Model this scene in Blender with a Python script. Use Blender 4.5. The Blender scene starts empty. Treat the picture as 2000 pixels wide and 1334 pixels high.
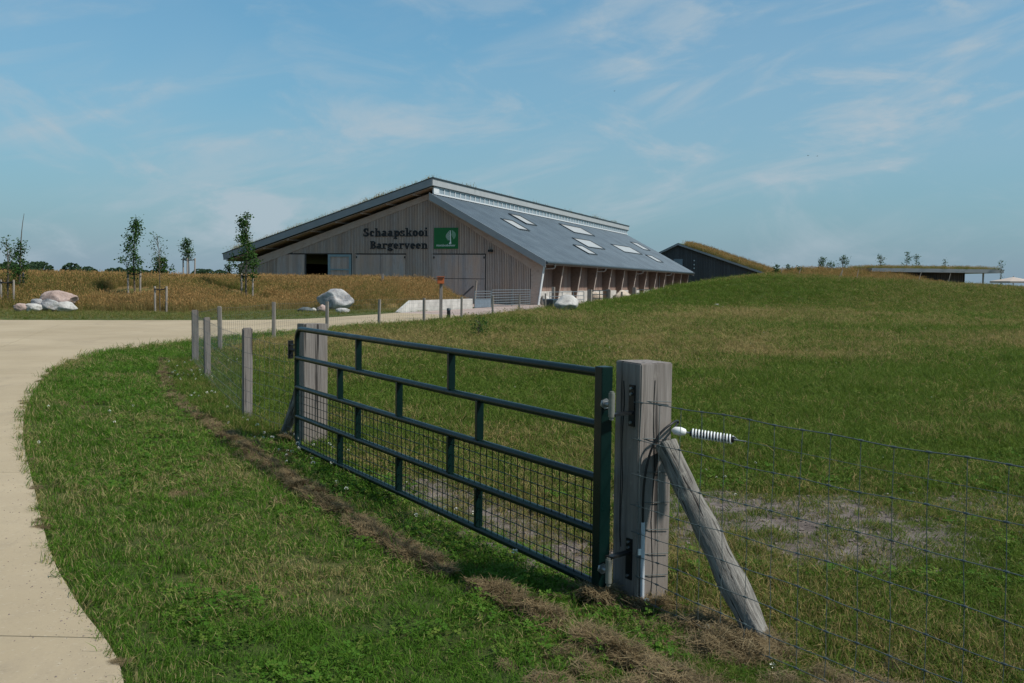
import bpy, bmesh, math, random
import numpy as np
from mathutils import Vector, Matrix
random.seed(7); RNG = np.random.default_rng(7)
scn = bpy.context.scene
COL = scn.collection
R = math.radians

# ------------------------------------------------------------------ camera
FPX, CX, CY, HC = 1957.0, 1000.0, 667.0, 1.6          # focal length and centre in photo pixels, eye height
pitch = math.atan((667 - 551.4) / FPX); roll = 0.0122
fw = np.array([0, math.cos(pitch), -math.sin(pitch)]); up0 = np.array([0, math.sin(pitch), math.cos(pitch)])
rt = np.array([1.0, 0, 0]) * math.cos(roll) + up0 * math.sin(roll)
upv = -np.array([1.0, 0, 0]) * math.sin(roll) + up0 * math.cos(roll)
CAM = np.array([0, 0, HC])
cd = bpy.data.cameras.new('camera'); cam = bpy.data.objects.new('camera', cd); COL.objects.link(cam)
cd.sensor_fit = 'HORIZONTAL'; cd.sensor_width = 36.0; cd.lens = 36.0 * FPX / 2000.0
cd.clip_start = 0.05; cd.clip_end = 9000
m3 = Matrix(((rt[0], upv[0], -fw[0]), (rt[1], upv[1], -fw[1]), (rt[2], upv[2], -fw[2])))
cam.matrix_world = Matrix.Translation((0, 0, HC)) @ m3.to_4x4()
scn.camera = cam

# ------------------------------------------------------------------ sky, sun, exposure
SUN_AZ = R(112)       # clockwise from +Y
SUN_EL = R(50)
w = bpy.data.worlds.new('World'); scn.world = w; w.use_nodes = True
nt = w.node_tree; nt.nodes.clear()
def wn(t, **k):
    n = nt.nodes.new(t)
    for a, b in k.items(): setattr(n, a, b)
    return n
def wmath(op, a, b=None, clamp=False):
    n = wn('ShaderNodeMath', operation=op); n.use_clamp = clamp
    for i, s in enumerate((a, b)):
        if s is None: continue
        if isinstance(s, (int, float)): n.inputs[i].default_value = s
        else: nt.links.new(s, n.inputs[i])
    return n.outputs[0]
sky = wn('ShaderNodeTexSky', sky_type='NISHITA'); sky.sun_disc = False
sky.sun_elevation = SUN_EL; sky.sun_rotation = SUN_AZ
sky.altitude = 20; sky.air_density = 1.0; sky.dust_density = 0.6; sky.ozone_density = 2.4
tc = wn('ShaderNodeTexCoord'); sep = wn('ShaderNodeSeparateXYZ'); nt.links.new(tc.outputs['Generated'], sep.inputs[0])
def cloud(scale, tilt, stretch, off, lo, hi, detail=8, dist=0.5, rough=0.6):
    """cirrus by direction: flattened towards the horizon, tilted; the same all round"""
    mp = wn('ShaderNodeMapping'); mp.inputs['Rotation'].default_value = (0, tilt, 0); nt.links.new(tc.outputs['Generated'], mp.inputs[0])
    m2 = wn('ShaderNodeMapping'); m2.inputs['Scale'].default_value = (1, 1, stretch); m2.inputs['Location'].default_value = off; nt.links.new(mp.outputs[0], m2.inputs[0])
    nz = wn('ShaderNodeTexNoise'); nz.inputs['Scale'].default_value = scale; nz.inputs['Detail'].default_value = detail
    nz.inputs['Roughness'].default_value = rough; nz.inputs['Distortion'].default_value = dist
    nt.links.new(m2.outputs[0], nz.inputs['Vector'])
    mr = wn('ShaderNodeMapRange'); mr.interpolation_type = 'SMOOTHSTEP'
    mr.inputs['From Min'].default_value = lo; mr.inputs['From Max'].default_value = hi
    nt.links.new(nz.outputs[0], mr.inputs[0]); return mr.outputs[0]
streak = cloud(5.5, R(14), 4.5, (1.3, 0, 2.0), 0.46, 0.74, dist=0.5, rough=0.58)      # feathery cirrus
puffs = cloud(6.0, R(-6), 2.6, (7.7, 1.2, 0.9), 0.49, 0.70, dist=0.6, rough=0.60)      # broken wisps
broad = cloud(2.2, R(10), 2.2, (0.4, 3.0, 5.2), 0.33, 0.60, detail=3)                  # where the veils gather
cl = wmath('ADD', wmath('MULTIPLY', streak, wmath('ADD', wmath('MULTIPLY', broad, 0.65), 0.10)), wmath('MULTIPLY', puffs, wmath('ADD', wmath('MULTIPLY', broad, 0.45), 0.35)))
cl = wmath('MULTIPLY', wmath('ADD', cl, wmath('MULTIPLY', broad, 0.20), clamp=True), 0.80)
mixc = wn('ShaderNodeMix', data_type='RGBA'); nt.links.new(cl, mixc.inputs[0])
tint = wn('ShaderNodeMix', data_type='RGBA', blend_type='MULTIPLY'); tint.inputs[0].default_value = 1.0
nt.links.new(sky.outputs[0], tint.inputs[6]); tint.inputs[7].default_value = (0.34, 0.64, 0.66, 1)
hz = wn('ShaderNodeMix', data_type='RGBA'); hzf = wmath('MULTIPLY', wmath('POWER', wmath('SUBTRACT', 1.0, wmath('ABSOLUTE', sep.outputs[2])), 4.5), 1.0)
nt.links.new(hzf, hz.inputs[0]); nt.links.new(tint.outputs[2], hz.inputs[6]); hz.inputs[7].default_value = (1.13, 1.60, 2.04, 1)   # hazy air low over the flat land
nt.links.new(hz.outputs[2], mixc.inputs[6]); mixc.inputs[7].default_value = (2.15, 2.58, 2.90, 1)
bg = wn('ShaderNodeBackground'); bg.inputs[1].default_value = 0.10
nt.links.new(mixc.outputs[2], bg.inputs[0])
wo = wn('ShaderNodeOutputWorld'); nt.links.new(bg.outputs[0], wo.inputs[0])
sd = bpy.data.lights.new('sun', 'SUN'); sd.energy = 2.4; sd.angle = R(3.0); sd.color = (1.0, 0.95, 0.87)
sun = bpy.data.objects.new('sun', sd); COL.objects.link(sun)
sdir = Vector((math.sin(SUN_AZ) * math.cos(SUN_EL), math.cos(SUN_AZ) * math.cos(SUN_EL), math.sin(SUN_EL)))
sun.rotation_euler = sdir.to_track_quat('Z', 'Y').to_euler(); sun.location = (20, -10, 30)
vs = scn.view_settings; vs.view_transform = 'Standard'; vs.look = 'None'; vs.gamma = 1; vs.exposure = 1.0; vs.use_curve_mapping = False
scn.cycles.max_bounces = 5; scn.cycles.diffuse_bounces = 3; scn.cycles.transparent_max_bounces = 8

# ------------------------------------------------------------------ photo geometry helpers
def ray(px, py):
    d = fw + rt * (px - CX) / FPX - upv * (py - CY) / FPX
    return d / d[1]
def at(px, py, Y): return CAM + ray(px, py) * Y
def gnd(px, py, z=0.0):
    d = ray(px, py); return CAM + d * ((z - HC) / d[2])

# ------------------------------------------------------------------ noise / polygons in numpy
def vnoise(x, y, seed=0):
    x = np.asarray(x, float); y = np.asarray(y, float)
    xi = np.floor(x).astype(np.int64); yi = np.floor(y).astype(np.int64); fx = x - xi; fy = y - yi
    def h(a, b):
        n = (a * 374761393 + b * 668265263 + seed * 974711) & 0x7fffffff
        n = ((n ^ (n >> 13)) * 1274126177) & 0x7fffffff
        return ((n ^ (n >> 16)) & 0xffff) / 65535.0
    fx = fx * fx * (3 - 2 * fx); fy = fy * fy * (3 - 2 * fy)
    return (h(xi, yi) * (1 - fx) + h(xi + 1, yi) * fx) * (1 - fy) + (h(xi, yi + 1) * (1 - fx) + h(xi + 1, yi + 1) * fx) * fy
def fbm(x, y, s, seed=0, o=3):
    t = 0; a = 1; n = 0
    for i in range(o):
        t = t + a * vnoise(np.asarray(x) / s * 2 ** i + 17.3 * i, np.asarray(y) / s * 2 ** i - 9.1 * i, seed + i); n += a; a *= .5
    return t / n
def sstep(a, b, x):
    t = np.clip((np.asarray(x, float) - a) / (b - a), 0, 1); return t * t * (3 - 2 * t)
def inpoly(x, y, P):
    x = np.asarray(x, float); y = np.asarray(y, float); r = np.zeros(np.broadcast(x, y).shape, bool)
    for (x1, y1), (x2, y2) in zip(P, P[1:] + P[:1]):
        c = ((y1 > y) != (y2 > y))
        with np.errstate(divide='ignore', invalid='ignore'):
            r ^= c & (x < (x2 - x1) * (y - y1) / ((y2 - y1) if y2 != y1 else 1e-9) + x1)
    return r
def segdist(x, y, a, b):
    dx, dy = b[0] - a[0], b[1] - a[1]; L = dx * dx + dy * dy
    t = np.clip(((x - a[0]) * dx + (y - a[1]) * dy) / L, 0, 1)
    return np.hypot(x - a[0] - t * dx, y - a[1] - t * dy)
def linedist(x, y, P):
    d = None
    for a, b in zip(P, P[1:]):
        e = segdist(x, y, a, b); d = e if d is None else np.minimum(d, e)
    return d
def smooth_line(P, n=6):
    out = []; Q = [P[0]] + list(P) + [P[-1]]
    for i in range(1, len(Q) - 2):
        p0, p1, p2, p3 = [np.array(q, float) for q in Q[i - 1:i + 3]]
        for k in range(n):
            t = k / n
            out.append(tuple(.5 * ((2 * p1) + (-p0 + p2) * t + (2 * p0 - 5 * p1 + 4 * p2 - p3) * t * t + (-p0 + 3 * p1 - 3 * p2 + p3) * t ** 3)))
    out.append(tuple(P[-1])); return out

# barn frame: origin at the front right corner, X along the gable to the right, Y along the long side, away
BP = gnd(1046, 596); _v = ray(1708, 560); BY = np.array([_v[0], 1, 0]); BY /= np.linalg.norm(BY); BX = np.array([BY[1], -BY[0], 0])
def barn(x, y, z=0.0): return BP + BX * x + BY * y + np.array([0, 0, z])

# ------------------------------------------------------------------ plan of the place
ROAD_R = smooth_line([(-0.9, 1.2), (-1.18, 2.8), (-1.52, 3.87), (-2.08, 4.75), (-2.61, 5.62), (-3.55, 7.39), (-4.92, 10.03), (-6.27, 12.99),
                      (-7.94, 17.41), (-8.64, 21.08), (-8.25, 24.4), (-7.6, 28.0), (-6.11, 33.34), (-3.52, 40.36), (-1.9, 46.4)], 5)
ROAD_F = smooth_line([(-5.75, 49.6), (-6.3, 47.0), (-7.5, 42.8), (-8.6, 40.0), (-11.07, 38.1), (-18.26, 35.9), (-30, 34.8), (-48, 34.2)], 4)
ROAD_L = [(-48, 27.0), (-30, 25.5), (-20, 21.5), (-14, 15.5), (-10.5, 9.5), (-8.2, 5.0), (-6.6, 1.2)]
ROAD = ROAD_R + ROAD_F + ROAD_L
YARD = [(-1.9, 46.4), (-0.2, 52.4), (1.2, 57.6), (2.6, 62.6), (4.6, 68.0)] + [tuple(barn(3.4, t)[:2]) for t in (2, 20, 40, 61)] + \
       [tuple(barn(-0.1, t)[:2]) for t in (61, -0.2)] + [tuple(barn(-8.6, -0.2)[:2]), (-2.1, 62.3), (-2.3, 59.8), (-5.75, 49.6)]
FENCE_BACK = [(-2.95, 11.13), (-4.74, 15.55), (-5.89, 18.59), (-6.27, 21.49), (-6.15, 25.82), (-5.62, 30.41), (-4.55, 34.14), (-3.26, 37.0),
              (-2.13, 41.91), (-0.92, 46.76), (0.35, 51.9), (1.95, 59.4)]
POST_L = (-1.94, 9.56); POST_R = (0.675, 5.13)
FENCE_R = [(0.64, 5.2), (2.95, 1.35), (4.2, -0.75)]
BOUND = [FENCE_R[2], FENCE_R[1], POST_R, POST_L] + FENCE_BACK
FIELD = BOUND + [(4.4, 66), tuple(barn(3.5, 2)[:2]), tuple(barn(3.5, 62)[:2]), (60, 128), (200, 128), (200, -20), (8, -20)]
HAY = smooth_line([(-6.75, 19.4), (-6.16, 17.67), (-4.46, 13.18), (-2.48, 9.29), (-1.39, 7.16), (-0.58, 5.71), (0.02, 4.9), (0.46, 4.23), (0.68, 3.9), (1.2, 3.1), (1.9, 2.0)], 5)
GATE_H = np.array([0.463, 5.012]); GATE_L = np.array([-2.004, 9.251])
BERM = [(-70, 45.6, 6), (-24, 46.2, 6.5), (-14.0, 46.0, 7.0), (-11.0, 53.2, 5.0), (-6.0, 52.6, 4.2), (-2.7, 60.3, 3.2), (-2.6, 66.0, 4.0), (-6, 71.2, 2.0), (-24, 77.6, 2.0), (-70, 92, 3)]
BERMP = [(a, b) for a, b, _ in BERM]
def Hgt(x, y):
    x = np.asarray(x, float); y = np.asarray(y, float)
    # left berm
    t = np.full(np.broadcast(x, y).shape, 9.0)
    for i, (a, b, wd) in enumerate(BERM):
        c = BERM[(i + 1) % len(BERM)]; t = np.minimum(t, segdist(x, y, (a, b), c[:2]) / wd)
    h = np.where(inpoly(x, y, BERMP), 1.30 * sstep(0, 1, t) * (0.93 + 0.16 * fbm(x, y, 9, 5)), 0)
    # right mound, growing with the distance from the barn's long side
    s = (x - BP[0]) * BX[0] + (y - BP[1]) * BX[1]
    hm = np.interp(s, [3.6, 5.0, 7.4, 10.8, 14.4, 19.3, 25.5, 30, 35, 60, 90], [0, .56, 1.40, 2.02, 2.36, 2.18, 1.96, 1.70, 1.50, 1.3, 1.2])
    h = h + hm * sstep(60, 86, y) * (1 - 0.75 * sstep(92, 150, y))
    # berm beside the low buildings behind
    h = h + 1.75 * np.exp(-((x - 38.5) / 11.0) ** 4 - ((y - 121) / 7.0) ** 2)
    # small unevenness of the pasture
    fm = inpoly(x, y, FIELD) * sstep(0.3, 2.5, linedist(x, y, BOUND))
    h = h + fm * (0.16 * (fbm(x, y, 6.5, 11) - .5) + 0.05 * (fbm(x, y, 1.3, 12) - .5))
    # the ground dips a little along the hinge end of the gate
    h = h - .055 * np.exp(-(linedist(x, y, [(1.5, 3.8), (.7, 5.1), (-.6, 7.2)]) / .42) ** 2)
    # gentle humps on the right mound
    h = h + .14 * (fbm(x, y, 6.0, 15) - .5) * sstep(62, 70, y) * sstep(4.5, 8, s) * (1 - sstep(88, 96, y))
    return h
def hgt(x, y): return float(Hgt(np.array([x]), np.array([y]))[0])
def hit(px, py, y0=4.0, y1=200.0):
    d = ray(px, py); ys = np.linspace(y0, y1, 6000); P = CAM[None] + d[None] * ys[:, None]
    k = np.nonzero(P[:, 2] < Hgt(P[:, 0], P[:, 1]))[0]
    return P[k[0]] if len(k) else P[-1]

# ------------------------------------------------------------------ materials
def newmat(name):
    m = bpy.data.materials.new(name); m.use_nodes = True
    return m, m.node_tree, m.node_tree.nodes['Principled BSDF']
class NT:
    def __init__(s, nt): s.t = nt
    def n(s, t, ins=None, **k):
        n = s.t.nodes.new(t)
        for a, b in k.items(): setattr(n, a, b)
        for a, b in (ins or {}).items():
            if hasattr(b, 'links') or isinstance(b, bpy.types.NodeSocket): s.t.links.new(b, n.inputs[a])
            else: n.inputs[a].default_value = b
        return n
    def noise(s, vec, scale, detail=4, rough=.55, dist=0): return s.n('ShaderNodeTexNoise', {'Vector': vec, 'Scale': scale, 'Detail': detail, 'Roughness': rough, 'Distortion': dist}).outputs[0]
    def rng(s, v, a, b, c=0., d=1.): return s.n('ShaderNodeMapRange', {0: v, 1: a, 2: b, 3: c, 4: d}).outputs[0]
    def mix(s, f, a, b, mode='MIX'): return s.n('ShaderNodeMix', {0: f, 6: a, 7: b}, data_type='RGBA', blend_type=mode).outputs[2]
    def math(s, op, a, b=0.): return s.n('ShaderNodeMath', {0: a, 1: b}, operation=op).outputs[0]
    def obj(s, scale=(1, 1, 1), loc=(0, 0, 0)):
        tc = s.n('ShaderNodeTexCoord'); return s.n('ShaderNodeMapping', {0: tc.outputs['Object'], 1: loc, 3: scale}).outputs[0]
    def pos(s, scale=(1, 1, 1)):
        g = s.n('ShaderNodeNewGeometry'); return s.n('ShaderNodeMapping', {0: g.outputs['Position'], 3: scale}).outputs[0]
    def bump(s, h, strength=.3, dist=.01): return s.n('ShaderNodeBump', {'Height': h, 'Strength': strength, 'Distance': dist}).outputs[0]
    def attr(s, name, typ='GEOMETRY'):
        a = s.n('ShaderNodeAttribute', attribute_name=name, attribute_type=typ); return a
def c4(c): return (c[0], c[1], c[2], 1)
MATS = {}
def plain(name, col, rough=.6, metal=0., var=.15, scale=6., spec=.4, bump=0.):
    m, t, b = newmat(name); N = NT(t); v = N.obj()
    nz = N.noise(v, scale, 5); dk = tuple(x * (1 - var) for x in col); lt = tuple(min(1, x * (1 + var)) for x in col)
    t.links.new(N.mix(N.rng(nz, .3, .7), c4(dk), c4(lt)), b.inputs['Base Color'])
    b.inputs['Roughness'].default_value = rough; b.inputs['Metallic'].default_value = metal; b.inputs['Specular IOR Level'].default_value = spec
    if bump: t.links.new(N.bump(N.noise(v, scale * 4, 6), bump, .01), b.inputs['Normal'])
    MATS[name] = m; return m
def wood(name, c1, c2, c3, grain=(14, 14, 0.7), crack=.35, boards=0., rough=.85, axis='z', bumpd=.004):
    """weathered wood, grain along local z; boards > 0 gives each board of that width its own tone"""
    m, t, b = newmat(name); N = NT(t); v = N.obj(grain)
    g1 = N.noise(v, 3.0, 8, .65, .3); g2 = N.noise(N.obj((.6, .6, .25)), 2.0, 4)
    col = N.mix(N.rng(g1, .3, .72), c4(c1), c4(c2)); col = N.mix(N.rng(g2, .38, .68), col, c4(c3))
    if boards:
        tc = N.n('ShaderNodeTexCoord'); sp = N.n('ShaderNodeSeparateXYZ', {0: tc.outputs['Object']})
        k = N.math('FLOOR', N.math('DIVIDE', N.math('ADD', sp.outputs[0 if axis != 'y' else 1], 100.0), boards))
        wnz = N.n('ShaderNodeTexWhiteNoise', {'W': k}, noise_dimensions='1D')
        col = N.mix(N.rng(wnz.outputs[0], 0, 1, 0, .48), col, N.mix(1.0, col, (.52, .47, .46, 1), 'MULTIPLY'))
        wn2 = N.n('ShaderNodeTexWhiteNoise', {'W': N.math('ADD', k, .37)}, noise_dimensions='1D')
        col = N.mix(N.rng(wn2.outputs[0], .55, 1, 0, .5), col, c4(c3))
    col = N.mix(N.rng(N.noise(N.obj(), 9.0, 7, .75), .58, .70, 0, .4), col, (min(1, c2[0] * 1.25), min(1, c2[1] * 1.25), min(1, c2[2] * 1.18), 1))
    col = N.mix(N.rng(N.noise(N.obj((1, 1, .6)), 4.0, 6, .7), .58, .74, 0, .45), col, (c1[0] * .62, c1[1] * .60, c1[2] * .56, 1))
    cr = N.noise(N.obj((grain[0] * .55, grain[1] * .55, grain[2] * .3)), 4.0, 3, .5, .2)
    crk = N.rng(cr, .60, .66, 0, crack)
    col = N.mix(crk, col, (c1[0] * .25, c1[1] * .25, c1[2] * .25, 1))
    t.links.new(col, b.inputs['Base Color']); b.inputs['Roughness'].default_value = rough; b.inputs['Specular IOR Level'].default_value = .2
    hh = N.math('SUBTRACT', g1, crk); t.links.new(N.bump(hh, .7, bumpd), b.inputs['Normal'])
    MATS[name] = m; return m
wood('post_wood', (.115, .10, .092), (.27, .245, .23), (.21, .175, .145), crack=.9, bumpd=.006)
wood('old_log', (.045, .040, .036), (.34, .32, .285), (.12, .108, .092), grain=(30, 30, 3.0), crack=.9, bumpd=.012)
wood('stake_wood', (.16, .14, .12), (.31, .28, .25), (.25, .21, .17), crack=.6)
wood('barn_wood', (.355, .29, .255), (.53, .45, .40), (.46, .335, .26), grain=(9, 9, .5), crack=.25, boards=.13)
wood('door_wood', (.33, .285, .265), (.49, .43, .41), (.48, .345, .275), grain=(9, 9, .5), crack=.25, boards=.28)
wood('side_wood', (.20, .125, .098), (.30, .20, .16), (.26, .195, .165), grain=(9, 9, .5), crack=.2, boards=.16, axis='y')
wood('glulam', (.34, .245, .195), (.46, .35, .285), (.41, .33, .28), grain=(1.2, 1.2, 3.0), crack=.2)
wood('fin_wood', (.115, .078, .06), (.18, .125, .10), (.15, .11, .09), grain=(1.2, 1.2, 3.0), crack=.2)  # brown unweathered wood, darkened further for the shade under the eave
wood('sunlit_edge', (.36, .30, .26), (.50, .43, .38), (.44, .36, .31), grain=(3, 3, 1), crack=.1)  # sunlight on the fins' front edges put into the colour
wood('dark_boards', (.065, .066, .07), (.12, .12, .124), (.09, .088, .09), grain=(9, 9, .5), crack=.3, boards=.22)
plain('green_paint', (.004, .021, .021), .30, 0., .12, 9, .5, .03)
m, t, b = newmat('green_paint'); N = NT(t); v = N.obj()
col = N.mix(N.rng(N.noise(v, 3.0, 6, .6), .35, .7), (.0016, .0105, .0095, 1), (.0032, .0155, .0138, 1))
col = N.mix(N.rng(N.noise(v, 55, 5, .7), .66, .76, 0, .22), col, (.022, .030, .024, 1))          # dried specks
col = N.mix(N.rng(N.noise(N.obj((2, 2, 9)), 6, 7, .75), .62, .80, 0, .06), col, (.06, .055, .042, 1))   # dust and mud
t.links.new(col, b.inputs['Base Color']); t.links.new(N.rng(N.noise(v, 9, 6, .7), .3, .7, .22, .42), b.inputs['Roughness']); b.inputs['Specular IOR Level'].default_value = .2; MATS['green_paint'] = m
plain('black_steel', (.012, .013, .014), .42, .3, .2, 20)
plain('zinc', (.26, .275, .28), .5, .8, .15, 30)
plain('sleeve_steel', (.17, .17, .145), .6, .3, .2, 30)
plain('wire_zinc', (.075, .095, .095), .6, .1, .3, 40)
plain('galv_gate', (.20, .225, .24), .5, .6, .15, 9)
plain('grey_flashing', (.23, .245, .255), .45, .3, .08, 1.2)
plain('dark_trim', (.035, .045, .05), .5, .1, .1, 4)
plain('light_fascia', (.34, .35, .35), .55, .1, .07, 1.5)
plain('white_frame', (.55, .565, .575), .5, 0., .06, 4)
plain('frame_blue', (.20, .27, .29), .5, 0, .1, 5)
plain('white_concrete', (.42, .40, .37), .9, 0, .24, 1.6, .2, .3)
plain('backing', (.10, .088, .084), .9, 0, .2, 2)
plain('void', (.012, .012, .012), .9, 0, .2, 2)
plain('letter_black', (.008, .008, .010), .5, 0, .1, 9)
plain('sign_green', (.0, .115, .022), .5, 0, .05, 3)
plain('sign_white', (.75, .78, .76), .5, 0, .04, 9)
plain('sign_pale', (.24, .42, .30), .5, 0, .04, 9)
plain('orange_box', (.36, .085, .022), .6, 0, .12, 8)
plain('box_steel', (.48, .49, .47), .3, .9, .1, 7)
plain('rubber_black', (.008, .008, .009), .5, 0, .1, 20)
plain('conduit_grey', (.42, .45, .48), .5, 0, .1, 20)
plain('porcelain', (.72, .72, .70), .35, 0, .1, 30)
plain('tie_black', (.01, .01, .012), .7, 0, .1, 20)
plain('parasol_cloth', (.42, .35, .30), .9, 0, .06, 2)
plain('bark', (.11, .09, .07), .9, 0, .35, 14, .2, .3)
plain('bird_dark', (.02, .02, .022), .8, 0, .1, 30)
plain('feed_trough', (.16, .20, .24), .5, .3, .15, 4)
def stone(name, c1, c2, c3, sc=2.2):
    m, t, b = newmat(name); N = NT(t); v = N.obj()
    col = N.mix(N.rng(N.noise(v, sc, 6, .6, .4), .36, .64), c4(c1), c4(c2))
    col = N.mix(N.rng(N.noise(v, sc * 1.9, 5, .6), .54, .70), col, c4(c3))
    col = N.mix(N.rng(N.noise(v, sc * 14, 3), .58, .72, 0, .5), col, (c1[0] * .4, c1[1] * .4, c1[2] * .4, 1))
    t.links.new(col, b.inputs['Base Color']); b.inputs['Roughness'].default_value = .92; b.inputs['Specular IOR Level'].default_value = .2
    t.links.new(N.bump(N.noise(v, sc * 5, 9, .65), .8, .05), b.inputs['Normal']); MATS[name] = m
stone('stone_grey', (.16, .16, .168), (.43, .42, .41), (.42, .35, .315))
stone('stone_pink', (.30, .215, .185), (.43, .33, .29), (.26, .20, .185))
stone('stone_white', (.34, .32, .295), (.54, .52, .485), (.25, .24, .23), 1.6)
stone('stone_dark', (.07, .085, .09), (.14, .155, .16), (.10, .11, .11))
stone('stone_tan', (.36, .28, .21), (.52, .44, .36), (.30, .25, .20))
# metal roof with fine stain
m, t, b = newmat('metal_roof'); N = NT(t); v = N.obj((1, .35, 1))
col = N.mix(N.rng(N.noise(v, .9, 6), .35, .7), (.082, .114, .142, 1), (.112, .150, .180, 1))
col = N.mix(N.rng(N.noise(N.obj((.5, 4, .5)), 1.5, 3), .55, .75, 0, .5), col, (.062, .084, .100, 1))
tcr = N.n('ShaderNodeTexCoord'); spr = N.n('ShaderNodeSeparateXYZ', {0: tcr.outputs['Object']}); yk = N.math('DIVIDE', N.math('ADD', spr.outputs[1], 100.1), .5)
wr = N.n('ShaderNodeTexWhiteNoise', {'W': N.math('FLOOR', yk)}, noise_dimensions='1D'); col = N.mix(N.rng(wr.outputs[0], 0, 1, 0, .55), col, N.mix(1.0, col, (.62, .64, .66, 1), 'MULTIPLY'))   # sheet to sheet tone
t.links.new(col, b.inputs['Base Color']); b.inputs['Metallic'].default_value = .30; b.inputs['Roughness'].default_value = .52; MATS['metal_roof'] = m
# skylight: milky double-wall sheet
m, t, b = newmat('skylight_sheet'); b.inputs['Base Color'].default_value = (.38, .375, .355, 1); b.inputs['Roughness'].default_value = .35; MATS['skylight_sheet'] = m
m, t, b = newmat('window_glass'); b.inputs['Base Color'].default_value = (.23, .27, .30, 1); b.inputs['Roughness'].default_value = .12; b.inputs['Specular IOR Level'].default_value = .6; MATS['window_glass'] = m
# concrete road
m, t, b = newmat('road_concrete'); N = NT(t); v = N.pos()
col = N.mix(N.rng(N.noise(v, .35, 5, .6), .35, .68), (.325, .258, .168, 1), (.400, .322, .217, 1))
col = N.mix(N.rng(N.noise(N.pos((.25, 2.2, 1)), 1.2, 5, .6, .4), .50, .75, 0, .35), col, (.285, .228, .160, 1))
col = N.mix(N.rng(N.noise(v, 2.6, 6, .7), .60, .78, 0, .40), col, (.235, .19, .135, 1))
col = N.mix(N.rng(N.noise(N.pos((.9, .35, 1)), .9, 7, .72, .8), .54, .66, 0, .45), col, (.255, .205, .145, 1))
col = N.mix(N.rng(N.noise(v, 7, 8, .8, .3), .60, .74, 0, .5), col, (.20, .162, .115, 1))
col = N.mix(N.rng(N.noise(v, 60, 4, .7), .56, .72, 0, .45), col, (.21, .175, .13, 1))
col = N.mix(N.rng(N.noise(v, 45, 3, .6), .30, .40, .35, 0), col, (.47, .41, .32, 1))
t.links.new(col, b.inputs['Base Color']); b.inputs['Roughness'].default_value = .93; b.inputs['Specular IOR Level'].default_value = .15
t.links.new(N.bump(N.noise(N.pos((1, 6, 1)), 30, 6, .7), .35, .004), b.inputs['Normal']); MATS['road_concrete'] = m
plain('joint_fill', (.16, .135, .11), .95, 0, .2, 8)
# clinker yard
m, t, b = newmat('brick_paving'); N = NT(t)
br = N.n('ShaderNodeTexBrick', {'Vector': N.pos(), 'Color1': (.34, .235, .205, 1), 'Color2': (.28, .20, .185, 1), 'Mortar': (.22, .19, .16, 1), 'Scale': 4.0, 'Mortar Size': .02})
col = N.mix(N.rng(N.noise(N.pos(), .5, 5), .35, .7), br.outputs[0], (.40, .31, .26, 1))
t.links.new(col, b.inputs['Base Color']); b.inputs['Roughness'].default_value = .9; MATS['brick_paving'] = m
# soil and turf under the grass; zones come from per-vertex attributes of what grows there
m, t, b = newmat('turf'); N = NT(t); v = N.pos()
green = N.mix(N.rng(N.noise(v, 3.5, 6, .65), .3, .7), (.030, .052, .012, 1), (.075, .105, .026, 1))
dry = N.mix(N.rng(N.noise(v, 4.5, 6, .65), .3, .7), (.10, .085, .035, 1), (.17, .135, .060, 1))
soil = N.mix(N.rng(N.noise(v, 5.0, 8, .7), .3, .7), (.085, .066, .056, 1), (.245, .205, .185, 1))
long = N.mix(N.rng(N.noise(v, 2.0, 5, .6), .3, .7), (.16, .105, .045, 1), (.27, .175, .075, 1))
col = N.mix(N.math('MULTIPLY', N.rng(N.noise(v, 1.1, 6, .65), .3, .7, .4, 1.4), N.attr('dry').outputs['Fac']), green, dry)
col = N.mix(N.attr('long').outputs['Fac'], col, long)
sf = N.math('ADD', N.attr('soil').outputs['Fac'], N.rng(N.noise(v, 7.5, 9, .8), .3, .7, -.5, .5))
col = N.mix(N.rng(sf, .38, .62), col, soil)
t.links.new(col, b.inputs['Base Color']); b.inputs['Roughness'].default_value = .97; b.inputs['Specular IOR Level'].default_value = .1
t.links.new(N.bump(N.noise(v, 9, 8, .75), .9, .05), b.inputs['Normal']); MATS['turf'] = m
def blades(name, pal_green, pal_dry, trans=.35, rough=.7):
    """grass blades: 'r' is a random number per blade, 'tint' how dry the spot is"""
    m, t, b = newmat(name); N = NT(t)
    r = N.attr('r').outputs['Fac']; ti = N.attr('tint', 'INSTANCER').outputs['Fac']
    r2 = N.math('FRACT', N.math('MULTIPLY', r, 17.31))
    g = N.mix(r2, c4(pal_green[0]), c4(pal_green[1])); d = N.mix(r2, c4(pal_dry[0]), c4(pal_dry[1]))
    f = N.rng(N.math('SUBTRACT', ti, r), -.06, .06)
    col = N.mix(f, g, d)
    t.links.new(col, b.inputs['Base Color']); b.inputs['Roughness'].default_value = rough; b.inputs['Specular IOR Level'].default_value = .12
    tr = t.nodes.new('ShaderNodeBsdfTranslucent'); t.links.new(col, tr.inputs[0])
    mx = t.nodes.new('ShaderNodeMixShader'); mx.inputs[0].default_value = trans
    t.links.new(b.outputs[0], mx.inputs[1]); t.links.new(tr.outputs[0], mx.inputs[2])
    t.links.new(mx.outputs[0], t.nodes['Material Output'].inputs[0]); MATS[name] = m
blades('lawn_blade', ((.050, .122, .011), (.105, .205, .020)), ((.23, .185, .070), (.38, .32, .145)), .42)
blades('clover_leaf', ((.046, .118, .010), (.085, .175, .020)), ((.09, .14, .02), (.13, .18, .03)))
blades('rough_blade', ((.066, .110, .014), (.125, .180, .027)), ((.22, .17, .062), (.36, .275, .115)), .42)
blades('meadow_blade', ((.14, .135, .035), (.20, .165, .045)), ((.33, .190, .068), (.44, .265, .108)))
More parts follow.
